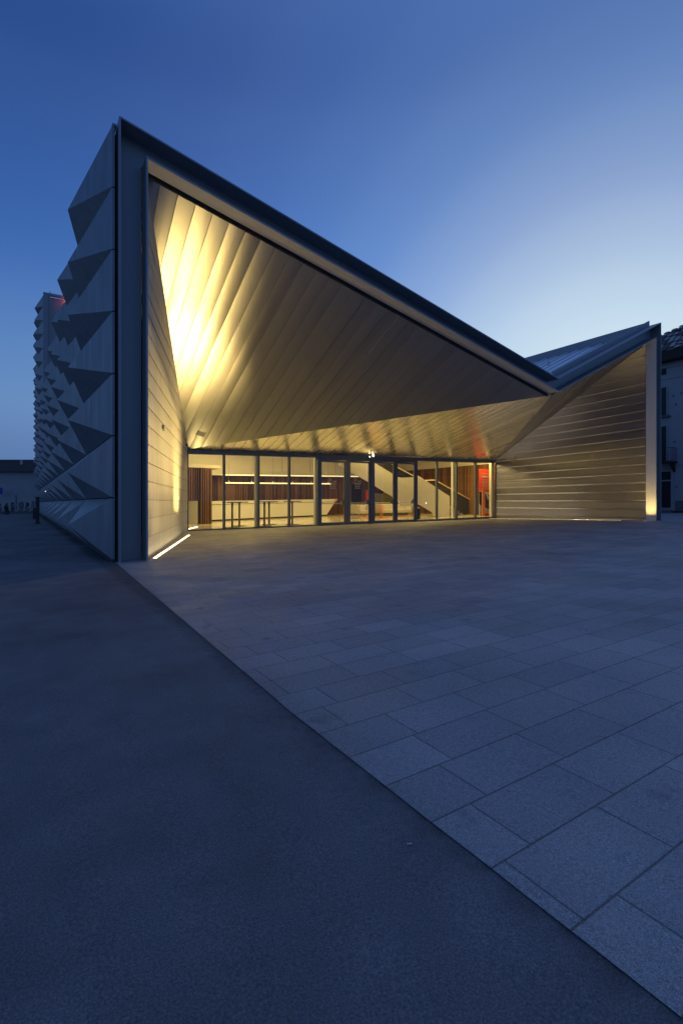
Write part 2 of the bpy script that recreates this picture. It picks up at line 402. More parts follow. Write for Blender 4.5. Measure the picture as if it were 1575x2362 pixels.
# ------------------------------------------------------------------ ground
def lines(a):  return sorted(set(a))
def sheet(name, xs, ys, dz, m, edge=None):
    b = MB(); idx = {}
    for i, x in enumerate(xs):
        for j, y in enumerate(ys):
            xx = edge(y) if (edge and i == 0) else x
            idx[i, j] = b.vert((xx, y, gz(xx, y) + dz))
    for i in range(len(xs) - 1):
        for j in range(len(ys) - 1):
            b.f.append([idx[i, j], idx[i + 1, j], idx[i + 1, j + 1], idx[i, j + 1]]); b.m.append(0)
    return structure(b.build(name, m))
ys_all = [-900, -200, -60, -25] + [-16 + k * .5 for k in range(33)] + [k * 1.011 for k in range(1, 11)] + [14, 20, 30, 45, 60, 90, 200, 900]
sheet('asphalt_yard', [-900, -200, -60, -20, -6, -3, -1.5, -.7, -.34, 0, 10, 30, 45, 120, 900], ys_all, -.0055, M_ASPH)
def pave_edge(y):
    if y > 0: return -.06
    e = -.06 + (-.335 + .06) * min(1, -y / 8.7)
    return e +   .004 * pnoise((0, y * 3.1, 0))
ys_p = [-60, -25] + [-16 + k * .1 for k in range(161)] + [k * 1.011 for k in range(1, 11)]
sheet('plaza_paving', [-.3, 0, 1, 3, 8, 14, 20, 24, 30, 45, 90], ys_p, 0.0, M_PAVE, pave_edge)

# ------------------------------------------------------------------ faceted canopy geometry
TL = Vector((.668, .5, 8.646)); CT = Vector((.668, .5, 8.364)); VAL = Vector((15.303, .5, 5.36))
LL = Vector((4.19, 10.11, 3.53)); LR = Vector((23.3, 10.11, 3.948)); TRC = Vector((22.313, .5, 8.577))
GL = Vector((4.19, 10.11, .03)); GR = Vector((23.3, 10.11, .24)); BLW = Vector((.668, .5, -.02)); BRW = Vector((22.39, .5, .42))
def clip(poly, fn, lim, keep_ge):
    out = []
    n = len(poly)
    for i in range(n):
        a, b = poly[i], poly[(i + 1) % n]; fa, fb = fn(a) - lim, fn(b) - lim
        if not keep_ge: fa, fb = -fa, -fb
        if fa >= 0: out.append(a)
        if (fa > 0 and fb < 0) or (fa < 0 and fb > 0): out.append(a + (b - a) * (fa / (fa - fb)))
    return out
def strips(poly, along, t0, pitch, nrm_to, bow, lap, sub=5, wob=0.0, seed=0, seam=0.0):
    """cut a planar polygon into lapped metal courses. along: vector whose dot product orders the courses"""
    poly = [Vector(p) for p in poly]
    n = (poly[1] - poly[0]).cross(poly[2] - poly[0]).normalized()
    if n.dot(Vector(nrm_to) - poly[0]) < 0: n = -n
    fn = lambda p: p.dot(along)
    lo = min(fn(p) for p in poly); hi = max(fn(p) for p in poly)
    k0 = math.floor((lo - t0) / pitch); k1 = math.ceil((hi - t0) / pitch)
    b = MB(); rnd = random.Random(seed)
    for k in range(k0, k1):
        a0 = t0 + k * pitch; a1 = a0 + pitch
        bw = bow * rnd.uniform(.6, 1.4); tilt = rnd.uniform(-wob, wob)
        cache = {}
        def off(p):
            s = (fn(p) - a0) / pitch
            return p + n * (bw * (1 - (2 * s - 1) ** 2) + lap * s + tilt * (s - .5))
        def vid(p):
            key = (round(p.x, 4), round(p.y, 4), round(p.z, 4))
            if key not in cache: cache[key] = b.vert(off(p))
            return cache[key]
        for q in range(sub):
            ta = a0 + pitch * q / sub; tb = a0 + pitch * (q + 1) / sub
            pp = clip(clip(poly, fn, ta, True), fn, tb, False)
            # drop doubles
            pq = [p for i, p in enumerate(pp) if (p - pp[i - 1]).length > 1e-4]
            if len(pq) < 3: continue
            b.f.append([vid(p) for p in pq]); b.m.append(0)
        if seam:                     # the dark open joint between two courses
            pq = clip(clip(poly, fn, a1 - seam / 2, True), fn, a1 + seam / 2, False)
            pq = [p for i, p in enumerate(pq) if (p - pq[i - 1]).length > 1e-4]
            if len(pq) >= 3:
                b.f.append([b.vert(p + n * (max(lap, 0) + .004 + abs(wob) * .5)) for p in pq]); b.m.append(1)
        # the little return face at the lap
        pp = clip(clip(poly, fn, a1 - 1e-3, True), fn, a1 + 1e-3, False)
        if len(pp) >= 3 and lap:
            on = sorted(pp, key=lambda p: (p - poly[0]).dot(along.cross(n)))
            p, q = on[0], on[-1]
            if (p - q).length > .02:
                hgt = lap + abs(tilt) + .002
                i = [b.vert(p + n * hgt), b.vert(q + n * hgt), b.vert(q - n * (abs(tilt) + .004)), b.vert(p - n * (abs(tilt) + .004))]
                b.f.append(i); b.m.append(0)
    return b, n
CAMP = Vector(cam.location)
theatre = thing('theatre', 'large metal theatre with a deep lit V-shaped entrance and pyramid cladding', 'building', (0, 0, 0))

b, nA = strips([TL, VAL, LL, CT], Vector((1, 0, 0)), .115, .4135, CAMP, .006, -.007, 6, .009, 1, .009)
canopy = b.build('canopy_soffit', [M_CAN, M_JOINT], theatre, smooth=True)
b, nB = strips([LL, LR, VAL], Vector((.985, -.17, 0)), .1, .415, CAMP, .004, -.005, 5, .004, 2, .008)
b.build('entrance_soffit', [M_ENT, M_JOINT], theatre, smooth=True)
b, nC = strips([LR, TRC, VAL], Vector((0, .2, .98)), .1, .42, CAMP, .002, .004, 3, .003, 3)
b.build('side_soffit', M_CAN, theatre, smooth=True)
b, nL = strips([BLW, GL, LL, CT], Vector((0, 0, 1)), .06, .42, CAMP, .004, -.009, 4, .004, 4, .008)
lw = b.build('splay_wall', [M_WALLP, M_JOINT], theatre, smooth=True)
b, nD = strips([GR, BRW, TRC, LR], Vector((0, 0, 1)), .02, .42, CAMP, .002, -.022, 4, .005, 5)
rw = b.build('splay_wall', M_WALLR, theatre, smooth=True)
b = MB()
for k in range(-1, 17):
    z = .93 + .412 * k
    a = GR.copy(); c = BRW.copy(); a.z = c.z = z
    # the course ends at the sloping crease to the side soffit
    lim = lambda f: (LR.z + (TRC.z - LR.z) * f)
    f0 = 0.0 if z < LR.z else (z - LR.z) / (TRC.z - LR.z)
    if f0 > .97: break
    p = a.lerp(c, min(1, f0 + .02)) + nD * .008; q = c + nD * .008
    b.prism([p, p + nD * .042 + Vector((0, 0, .042)), p + Vector((0, 0, .05))], q - p)
b.build('seam_fold', M_SEAM, rw)
# round fittings on the splayed walls and a grille in the soffit
def disc_on(parent, name, c, n, r, t, mats, inner=None):
    b = MB(); n = n.normalized(); a = n.orthogonal().normalized(); d = n.cross(a); c = Vector(c)
    ring = [c + (a * math.cos(k * math.pi / 12) + d * math.sin(k * math.pi / 12)) * r - n * .01 for k in range(24)]
    b.prism(ring, n * (t + .01)); o = b.build(name, mats, parent)
    return o
disc_on(rw, 'round_vent_cap', (23.151, 8.538, 3.85), nD, .19, .03, M_STEEL)
disc_on(rw, 'round_vent_cap', (22.655, 3.302, 3.687), nD, .17, .03, M_STEEL)
o = disc_on(lw, 'oval_wall_speaker', (1.505, 2.785, 3.289), nL, .085, .05, M_STEEL)
disc_on(lw, 'small_wall_sensor', (3.9, 9.31, 3.62), nL, .05, .05, M_DARK)
b = MB(); g0 = Vector((4.35, 8.86, 0)); dA = Vector((0, .91, -.414)).normalized(); xA = Vector((1, 0, -.2246)).normalized()
cg = Vector((4.38, 8.86, 4.055)) 
for k in range(7):
    p = cg + dA * ((k - 3) * .045) + nA * .012
    b.bar(p - xA * .16, p + xA * .16, .02, .02, nA)
b.bar(cg - dA * .17 - xA * .17, cg + dA * .17 - xA * .17, .025, .03, nA); b.bar(cg - dA * .17 + xA * .17, cg + dA * .17 + xA * .17, .025, .03, nA)
b.build('ventilation_grille', M_STEEL, canopy)

# ------------------------------------------------------------------ front frame (a C-shaped fascia round the V opening)
OUT = [(0, -.01), (0, 9.354), (14.97, 5.854), (22.5, 9.37), (22.5, .40)]
INN = [(.569, -.01), (.569, 8.669), (15.0, 5.362), (22.08, 8.595), (22.08, .40)]
def offset_poly(P, d):
    "open polyline offset to its right-hand (inner) side by d"
    out = []
    for i, p in enumerate(P):
        ns = []
        for a, b_ in ((i - 1, i), (i, i + 1)):
            if a < 0 or b_ >= len(P): continue
            dx = P[b_][0] - P[a][0]; dz = P[b_][1] - P[a][1]; l = math.hypot(dx, dz); ns.append((dz / l, -dx / l))
        if len(ns) == 1: out.append((p[0] + ns[0][0] * d, p[1] + ns[0][1] * d))
        else:
            k = 1 + ns[0][0] * ns[1][0] + ns[0][1] * ns[1][1]
            out.append((p[0] + (ns[0][0] + ns[1][0]) * d / k, p[1] + (ns[0][1] + ns[1][1]) * d / k))
    return out
def band(b, P, Q, y0, y1, m=0):
    for i in range(len(P) - 1):
        a0, a1, c0, c1 = P[i], P[i + 1], Q[i], Q[i + 1]
        b.hexa([(a0[0], y0, a0[1]), (a1[0], y0, a1[1]), (c1[0], y0, c1[1]), (c0[0], y0, c0[1]),
                (a0[0], y1, a0[1]), (a1[0], y1, a1[1]), (c1[0], y1, c1[1]), (c0[0], y1, c0[1])], m)
b = MB(); band(b, offset_poly(OUT, .02), offset_poly(INN, -.05), .45, .49); fascia = b.build('fascia', M_FRAME, theatre)
b = MB(); band(b, OUT, offset_poly(OUT, .035), 0, .47); b.build('outer_flange', M_FRAME, fascia)
b = MB(); band(b, offset_poly(INN, -.035), INN, 0, .445); b.build('inner_flange', M_FRAME, fascia)
b = MB(); band(b, offset_poly(INN, .001), offset_poly(INN, .008), .012, .44); b.build('lit_reveal', M_LITREVEAL, fascia)  # thin sheet added to carry the paler, lit-looking reveal colour
b = MB(); band(b, offset_poly(INN, -.03)[1:3], offset_poly(INN, .09)[1:3], .475, .52); b.build('shadow_gap', M_DARK, fascia)
# upstand of the roof edge behind the right-hand arm
RU = [(15.35, 6.1), (22.5, 9.44)]
b = MB(); band(b, [(x, z + .16) for x, z in RU], [(x, z - .3) for x, z in RU], .50, .54); b.build('roof_upstand', M_FRAME, fascia)
b = MB(); band(b, [(.02, 9.42), (14.9, 5.95)], [(.02, 9.2), (14.9, 5.75)], .50, .54); b.build('roof_upstand', M_FRAME, fascia)
b = MB(); b.box((.07, .5, -.01), (.5, .56, .05)); b.build('post_foot_gap', M_DARK, fascia)

# ------------------------------------------------------------------ butterfly roof
b = MB()
nrib = 30
def roof_slope(b, x0, z0, x1, z1, y0, y1, ribs=True):
    b.hexa([(x0, y0, z0 - .1), (x1, y0, z1 - .1), (x1, y1, z1 - .1), (x0, y1, z0 - .1), (x0, y0, z0), (x1, y0, z1), (x1, y1, z1), (x0, y1, z0)])
    y = y0 + .25
    while y < y1:
        b.bar((x0, y, z0 + .02), (x1, y, z1 + .02), .14, .10); y += .62
roof_slope(b, 15.1, 5.55, 22.34, 9.07, .56, 43)
roof_slope(b, .1, 9.1, 15.1, 5.55, .56, 43)
roof = b.build('roof', M_ROOF, theatre)
b = MB(); b.box((22.36, .56, 8.9), (22.5, 43, 9.50)); b.build('parapet', M_FRAME, theatre)
for (x, y) in ((21.6, 6.0), (20.3, 4.15), (21.9, 4.1)):
    z = 5.55 + (x - 15.1) * (9.07 - 5.55) / (22.34 - 15.1)
    b = MB(); b.tube([(x, y, z), (x, y, z + .16)], .02); b.tube([(x - .09, y, z + .13), (x + .09, y, z + .19)], .018); b.box((x - .1, y - .1, z + .01), (x + .1, y + .1, z + .05))
    b.build('roof_anchor', M_STEEL, roof)
# solid sides of the hall
b = MB(); b.box((-.02, .16, .0), (.06, 43, 9.2)); b.build('side_wall', M_DARK, theatre)
b = MB(); b.hexa([(22.47, .5, .3), (22.51, .5, .3), (24.95, 10.3, .3), (24.9, 10.3, .3), (22.47, .5, 8.95), (22.51, .5, 8.95), (24.95, 10.3, 8.95), (24.9, 10.3, 8.95)])
b.hexa([(24.9, 10.3, .2), (24.95, 10.3, .2), (24.95, 43, .2), (24.9, 43, .2), (24.9, 10.3, 8.95), (24.95, 10.3, 8.95), (24.95, 43, 8.95), (24.9, 43, 8.95)])
b.hexa([(22.4, .56, 8.9), (24.95, 10.3, 8.9), (24.95, 43, 8.9), (22.4, 43, 8.9), (22.4, .56, 8.98), (24.95, 10.3, 8.98), (24.95, 43, 8.98), (22.4, 43, 8.98)]); b.build('side_wall', M_FRAME, theatre)

# ------------------------------------------------------------------ pyramid cladding
def pyramids(b, x, ybounds, zbounds, out, g=.012):
    for j in range(len(ybounds) - 1):
        for i in range(len(zbounds) - 1):
            y0, y1, z0, z1 = ybounds[j] + g, ybounds[j + 1] - g, zbounds[i] + g, zbounds[i + 1] - g
            yc = (y0 + y1) / 2 + (.16 if j == 0 else 0)
            c = [(x, y0, z0), (x, y1, z0), (x, y1, z1), (x, y0, z1)]; ap = (x - out, yc, (z0 + z1) / 2)
            for k in range(4): b.face([c[k], c[(k + 1) % 4], ap])
            # thin folded edge back to the wall
            for k in range(4):
                p, q = c[k], c[(k + 1) % 4]; b.face([p, q, (x + .05, q[1], q[2]), (x + .05, p[1], p[2])])
HR = 1.3159; Z0 = 7.9377
zb = [Z0 + HR - HR * k for k in range(8)][::-1]
yb = [.2, 5.35] + [5.35 + 4.5 * k for k in range(1, 9)]
yb[-1] = 42.6
b = MB(); pyramids(b, -.105, yb, zb, .65); b.build('pyramid_cladding', M_TILE, theatre)
b = MB(); b.box((-.105, .2, 9.24), (-.02, 42.6, 9.29)); b.build('cladding_cap', M_FRAME, theatre)
b = MB(); b.box((-.10, .2, -.01), (-.03, 42.6, .05)); b.build('plinth_gap', M_DARK, theatre)
# stage tower at the back
b = MB(); b.box((0, 43.4, 0), (22.3, 58, 20.7)); tower = b.build('stage_tower', M_FRAME, theatre)
b = MB(); b.box((-.12, 43.0, 0), (.0, 43.5, 20.95)); b.box((.0, 42.9, 0), (.36, 43.35, 20.9)); b.box((.37, 42.55, 0), (.43, 43.38, 20.95)); b.box((.43, 43.0, 20.75), (22.4, 43.38, 20.95))
b.build('tower_frame', M_FRAME, tower)
zt = [.05 + HR * k for k in range(16)] + [20.8]
b = MB(); pyramids(b, -.125, [43.55, 48.3, 53.1, 57.9], zt, .65); b.build('tower_cladding', M_TILE, tower)
b = MB(); b.box((-.12, 43.5, 20.78), (0, 58, 20.86)); b.build('tower_cap', M_FRAME, tower)
rl = thing('red_lamp', 'small red lamp glowing on the face of the stage tower', 'lamp', (1.75, 42.9, 20.35))
b = MB(); b.lathe((1.75, 43.36, 20.35), [(.06, -.30), (.06, 0.0)], 12, axis='y'); b.build('lamp_arm', M_DARK, rl)
b = MB(); b.lathe((1.75, 42.9, 20.35), [(.05, -.16), (.11, -.10), (.13, 0), (.11, .10), (.05, .16)], 14); b.build('lamp_globe', emit('red_globe', (1, .10, .05), 3), rl)
pl = bpy.data.lights.new('red_lamp_light', 'POINT'); pl.energy = 7; pl.color = (1, .12, .07); pl.shadow_soft_size = .12
plo = bpy.data.objects.new('red_lamp_light', pl); COL.objects.link(plo); plo.parent = rl; plo.location = (0, -.0, 0.22)

# ------------------------------------------------------------------ glazed front
YG = 10.11
MX = [4.19, 5.80, 7.43, 9.0, 10.61, 12.28, 13.82, 15.40, 16.88, 18.46, 20.02, 21.63, 23.2]
b = MB(); b.hexa([(4.12, YG - .02, zl(4.12) - .19), (23.34, YG - .02, zl(23.34) - .19), (23.34, YG + .24, zl(23.34) - .19), (4.12, YG + .24, zl(4.12) - .19),
                  (4.12, YG - .02, zl(4.12) - .01), (23.34, YG - .02, zl(23.34) - .01), (23.34, YG + .24, zl(23.34) - .01), (4.12, YG + .24, zl(4.12) - .01)])
front = b.build('glazed_front', M_MULL, theatre); front['label'] = 'blue-grey steel lintel and framed glass front'
def sill(x): return gz(x, YG)
def mull(x, w, y0=YG, y1=YG + .15, z1=None, nm='mullion', mm=None):
    b = MB(); b.box((x - w / 2, y0, sill(x) - .03), (x + w / 2, y1, (z1 or zl(x) - .19))); return b.build(nm, mm or M_MULL, front)
for i, x in enumerate(MX):
    w = {4: .16, 6: .2, 8: .16}.get(i, .085)
    mull(x, w)
for x in (7.43, 10.58, 20.02, 23.34):
    b = MB(); b.box((x - .05, YG + .28, sill(x)), (x + .05, YG + .44, zl(x) + .8)); b.build('lobby_column', M_PANEL, front)
for i in range(len(MX) - 1):
    x0, x1 = MX[i], MX[i + 1]; door = 4 <= i <= 7
    if not door:
        b = MB(); b.hexa([(x0, YG + .02, sill(x0) - .03), (x1, YG + .02, sill(x1) - .03), (x1, YG + .12, sill(x1) - .03), (x0, YG + .12, sill(x0) - .03),
                          (x0, YG + .02, sill(x0) + .06), (x1, YG + .02, sill(x1) + .06), (x1, YG + .12, sill(x1) + .06), (x0, YG + .12, sill(x0) + .06)]); b.build('sill_rail', M_MULL, front)
        b = MB(); b.hexa([(x0, YG + .06, sill(x0)), (x1, YG + .06, sill(x1)), (x1, YG + .075, sill(x1)), (x0, YG + .075, sill(x0)),
                          (x0, YG + .06, zl(x0) - .15), (x1, YG + .06, zl(x1) - .15), (x1, YG + .075, zl(x1) - .15), (x0, YG + .075, zl(x0) - .15)]); b.build('pane', M_GLASS, front)
# transom over the doors
b = MB(); xa, xb = MX[4] - .08, MX[8] + .08
b.hexa([(xa, YG + .01, zl(xa) - .30), (xb, YG + .01, zl(xb) - .30), (xb, YG + .14, zl(xb) - .30), (xa, YG + .14, zl(xa) - .30),
        (xa, YG + .01, zl(xa) - .188), (xb, YG + .01, zl(xb) - .188), (xb, YG + .14, zl(xb) - .188), (xa, YG + .14, zl(xa) - .188)]); b.build('door_header', M_MULL, front)
def lettering(b, x0, z0, y, w):
    "house emblem (two crossed folds in a frame) over three small lines of letters"
    s = w
    def st(a, c, t=.018): b.bar((x0 + a[0] * s, y, z0 + a[1] * s), (x0 + c[0] * s, y, z0 + c[1] * s), t, .006, (0, 1, 0))
    st((0, .62), (1, .62)); st((0, .62), (0, 1.35)); st((0, 1.35), (1, .7)); st((1, .7), (1, 1.05)); st((1, 1.05), (.2, .62)); st((.0, 1.0), (.35, 1.12)); 
    for r, (zz, hh) in enumerate(((.36, .2), (.1, .17), (-.12, .14))):
        n = 7 if r != 2 else 9
        for k in range(n):
            a = .02 + k * (.97 / n); ww = .66 / n
            b.box((x0 + a * s, y - .003, z0 + zz * s), (x0 + (a + ww * .4) * s, y + .003, z0 + (zz + hh) * s))
            b.box((x0 + (a + ww * .4) * s, y - .003, z0 + (zz + hh * (.3 + .5 * ((k * 7 + r) % 3) / 2)) * s), (x0 + (a + ww) * s, y + .003, z0 + (zz + hh * (.5 + .5 * ((k * 7 + r) % 3) / 2)) * s))
for k, (i, hinge) in enumerate(((4, 1), (5, 0), (6, 1), (7, 0))):
    x0, x1 = MX[i] + (.07 if i != 6 else .1), MX[i + 1] - (.05 if i != 5 else .1)
    if i == 5: x0 += .03
    if i == 4: x1 -= .03
    zb0, zt0 = sill((x0 + x1) / 2) + .005, zl((x0 + x1) / 2) - .31
    b = MB(); fw = .09
    b.box((x0, YG + .03, zb0), (x0 + fw, YG + .1, zt0)); b.box((x1 - fw, YG + .03, zb0), (x1, YG + .1, zt0))
    b.box((x0 + fw, YG + .03, zb0), (x1 - fw, YG + .1, zb0 + .13)); b.box((x0 + fw, YG + .03, zt0 - .09), (x1 - fw, YG + .1, zt0))
    leaf = b.build('entrance_door', M_MULL, theatre)
    b = MB(); b.box((x0 + fw - .01, YG + .058, zb0 + .12), (x1 - fw + .01, YG + .072, zt0 - .08)); b.build('pane', M_GLASS, leaf)
    b = MB(); zz = zb0 + 1.08
    b.tube([(x0 + fw, YG + .17, zz), (x1 - fw, YG + .17, zz)], .02); b.box((x1 - fw - .13, YG + .11, zz - .06), (x1 - fw + .02, YG + .19, zz + .1)); b.build('push_bar', M_STEEL, leaf)
    b = MB(); b.box((x1 - fw - .08, YG + .10, zz + .08), (x1 - fw - .01, YG + .108, zz + .2)); b.build('green_sticker', mat('green_sticker', (.05, .3, .08)), leaf)
    if k < 2:
        b = MB(); lettering(b, {4: 11.24, 5: 12.75}[i], 1.99 + .04 * k, YG + .05, .37); b.build('door_lettering', M_DECAL, leaf)

# ------------------------------------------------------------------ lobby shell
b = MB(); b.prism([(3.9, YG + .12, .0176 * 3.9 - .03), (24.7, YG + .12, .0176 * 24.7 - .03), (24.7, 24, .0176 * 24.7 - .03), (3.9, 24, .0176 * 3.9 - .03)], (0, 0, .03)); b.build('lobby_floor', M_FLOOR, theatre)
b = MB(); b.box((3.7, YG + .1, 0), (3.9, 24, 5.2)); b.box((24.65, YG + .1, .2), (24.85, 24, 5.2)); b.box((3.7, 24, 0), (24.85, 24.2, 5.2)); b.build('lobby_wall', M_WHITE, theatre)
b = MB(); b.box((3.7, YG + .30, 5.0), (24.85, 24.2, 5.15)); b.build('lobby_ceiling', M_WHITE, theatre)
# wall over the glass, behind the soffits
b = MB(); b.hexa([(3.7, YG + .26, zl(3.7) - .1), (24.85, YG + .26, zl(24.85) - .1), (24.85, YG + .3, zl(24.85) - .1), (3.7, YG + .3, zl(3.7) - .1),
                  (3.7, YG + .26, 5.15), (24.85, YG + .26, 5.15), (24.85, YG + .3, 5.15), (3.7, YG + .3, 5.15)]); b.build('lintel_wall', M_WHITE, theatre)
# line of the bar and the slatted wall behind it
BD = Vector((.976, .219, 0)).normalized(); BN = Vector((-.219, .976, 0)).normalized()
WP = Vector((8.0, 19.63, 0))
def onw(s, off=0.0, z=0.0): p = WP + BD * s + BN * off; return Vector((p.x, p.y, z))
def slats(b, s0, s1, zf0, zf1, off=0.0, pitch=.125, w=.062, d=.07, wp=None):
    s = s0; k = 0
    while s < s1:
        a = onw(s, off); c = onw(s + w, off)
        dp = d + (.02 if k % 3 == 0 else 0)
        q = [a, c, c + BN * -dp, a + BN * -dp]
        b.hexa([Vector((p.x, p.y, zf0(p.x))) for p in q] + [Vector((p.x, p.y, zf1(p.x))) for p in q]); s += pitch; k += 1
def wtop(x): return 2.96 + .030 * (x - 8.8)
b = MB(); slats(b, 2.1, 16.3, fz, wtop); sw = b.build('slat_wall', M_SLAT, theatre)
b = MB(); slats(b, -1.6, .85, fz, wtop); slats(b, .85, 2.1, lambda x: fz(x) + 2.28, wtop)
slats(b, .85, 2.1, lambda x: fz(x) - .0, lambda x: fz(x) + .9) if False else None
b.build('slat_panel', M_SLAT, sw)
b = MB()
q = [onw(-1.7, .02), onw(17, .02), onw(17, .12), onw(-1.7, .12)]
b.hexa([Vector((p.x, p.y, fz(p.x))) for p in q] + [Vector((p.x, p.y, 4.99)) for p in q]); b.build('back_wall', [M_TIMB], sw)
b = MB(); q = [onw(.87, -.03), onw(2.08, -.03), onw(2.08, .0), onw(.87, .0)]
b.hexa([Vector((p.x, p.y, fz(p.x))) for p in q] + [Vector((p.x, p.y, fz(p.x) + 2.26)) for p in q]); b.build('brown_door', M_WOOD, sw)
b = MB(); q = [onw(12.80, -.115), onw(14.12, -.115), onw(14.12, -.085), onw(12.80, -.085)]
b.hexa([Vector((p.x, p.y, fz(p.x))) for p in q] + [Vector((p.x, p.y, fz(p.x) + 2.36)) for p in q]); b.build('dark_doorway', M_BLACK, sw)
b = MB(); q = [onw(12.55, -.15), onw(12.86, -.15), onw(12.86, -.12), onw(12.55, -.12)]
b.hexa([Vector((p.x, p.y, fz(p.x))) for p in q] + [Vector((p.x, p.y, fz(p.x) + 2.34)) for p in q]); b.build('door_jamb', M_WOOD, sw)
# white bulkhead above, with its light cove
b = MB()
def quadbox(b, s0, s1, o0, o1, zf0, zf1):
    q = [onw(s0, o0), onw(s1, o0), onw(s1, o1), onw(s0, o1)]
    b.hexa([Vector((p.x, p.y, zf0(p.x))) for p in q] + [Vector((p.x, p.y, zf1(p.x))) for p in q])
quadbox(b, -1.7, 17, -.40, -.02, lambda x: wtop(x) + .092, lambda x: 4.98); blk = b.build('bulkhead', M_PANEL, theatre)
b = MB(); quadbox(b, -1.2, 14.6, -.75, -.02, lambda x: wtop(x) + .02, lambda x: wtop(x) + .09); b.build('cove_shelf', M_PANEL, blk)
b = MB(); quadbox(b, .6, 14.2, -.80, -.752, lambda x: wtop(x) - .0, lambda x: wtop(x) + .075); b.build('cove_light', M_LEDW, blk)
for s in (.9, 3.2, 5.6, 8.2, 10.8, 13.4):
    b = MB(); quadbox(b, s, s + .02, -.405, -.39, lambda x: wtop(x) + .32, lambda x: 4.9); b.build('panel_joint', M_DARK, blk)
# hanging slat screen and slatted column at the left
slat_backs = []
def yslats(b, x0, x1, y, zf0, zf1, pitch=.12, w=.06, d=.07, back=True):
    x = x0
    while x < x1 - .02:
        b.box((x, y - d, zf0), (x + w, y, zf1)); x += pitch
    if back: slat_backs.append(((x0, y + .001, zf0), (x1, y + .03, zf1)))
b = MB(); yslats(b, 5.1, 6.28, 15.4, 1.40, 3.12); scr = b.build('slat_screen', M_SLAT, theatre)
b = MB(); b.box(*slat_backs.pop()); b.build('backing', M_BLACK, scr)
b = MB(); yslats(b, 6.30, 6.86, 15.3, fz(6.5), 3.12, back=False)
for k in range(6):
    b.box((6.86, 15.32 + k * .1, fz(6.5)), (6.92, 15.38 + k * .1, 3.05))
scl = b.build('slat_column', M_SLAT, theatre)
b = MB(); b.box((6.32, 15.34, fz(6.5)), (6.858, 15.9, 3.12)); b.build('backing', M_BLACK, scl)
b = MB(); b.box((3.95, 16.6, fz(5)), (7.3, 16.7, 1.36)); b.build('low_wall', M_WHITE, theatre)
b = MB(); b.box((4.6, 15.3, 3.13), (7.4, 19.6, 3.3)); b.build('left_bulkhead', M_PANEL, theatre)
# dark slatted wall on the right
b = MB(); y = 10.5
while y < 22.6:
    b.box((24.53, y, fz(24.6)), (24.62, y + .055, 3.86)); y += .13
b.box((24.62, 10.4, fz(24.6)), (24.645, 22.7, 3.86)); b.build('slat_wall', M_SLAT, theatre)

# staircase
stair = MB()
py0, py1 = 12.3, 12.42
par = [(13.2, 4.55), (15.30, 3.71), (17.32, 2.81), (17.56, 2.77), (18.65, 2.84), (18.66, 3.02), (21.58, 1.64), (21.58, .39), (20.30, .37), (20.15, .66), (18.89, 1.22), (18.65, 1.06), (17.56, 1.04), (17.32, 1.46), (15.30, 2.41), (13.2, 3.35)]
stair.prism([(x, py0, z) for x, z in par], (0, py1 - py0, 0))
st = stair.build('staircase', mat('stair_plaster', (.54, .50, .42), .6, nscale=1.2, namt=.05), theatre)
b = MB(); b.prism([(13.2, py0 + .05, 4.5), (15.3, py0 + .05, 3.68), (17.32, py0 + .05, 2.79), (17.56, py0 + .05, 2.75), (18.65, py0 + .05, 2.8), (18.64, py0 + .05, 2.97), (15.77, py0 + .05, 4.0), (13.9, py0 + .05, 4.9)], (0, .02, 0)); b.build('balustrade_glass', M_DGLASS, st)
b = MB(); b.tube([(14.2, py0, 4.75), (15.77, py0, 4.03), (17.39, py0, 3.33), (18.65, py0, 2.86)], .035); b.tube([(18.66, py0 + .06, 3.04), (21.6, py0 + .06, 1.66)], .03)
b.build('handrail', mat('oak_handrail', (.62, .45, .2), .4), st)
b = MB(); b.prism([(19.99, 13.3, 2.65), (21.19, 13.3, 2.70), (24.4, 13.3, 1.5), (24.4, 13.3, .5), (22.9, 13.3, .42), (21.3, 13.3, 1.2), (20.0, 13.3, 1.8)], (0, .03, 0)); b.build('balustrade_glass', M_DGLASS, st)
b = MB(); b.tube([(19.99, 13.27, 2.68), (21.19, 13.27, 2.75), (24.45, 13.27, 1.48)], .04); b.build('handrail', mat('oak_rail', (.62, .45, .2), .4), st)
b = MB()
for k in range(9):
    x = 22.9 - k * .31; z = .42 + k * .16
    b.box((x - .31, 12.45, z), (x, 13.25, z + .16))
    if z > 1: b.box((x - .31, 12.45, z - .25), (x, 13.25, z - .001))
b.build('stair_step', M_STEEL, st)
b = MB(); b.lathe((20.1 - .55, py0 - .02, 1.36 - .12), [(.022, 0), (.022, .03)], 12, axis='y'); b.build('step_light', M_SPOT, st)
b = MB(); b.box((18.6, 16.4, fz(18)), (21.5, 16.5, 1.9)); b.build('under_stair_wall', M_TIMB, st)

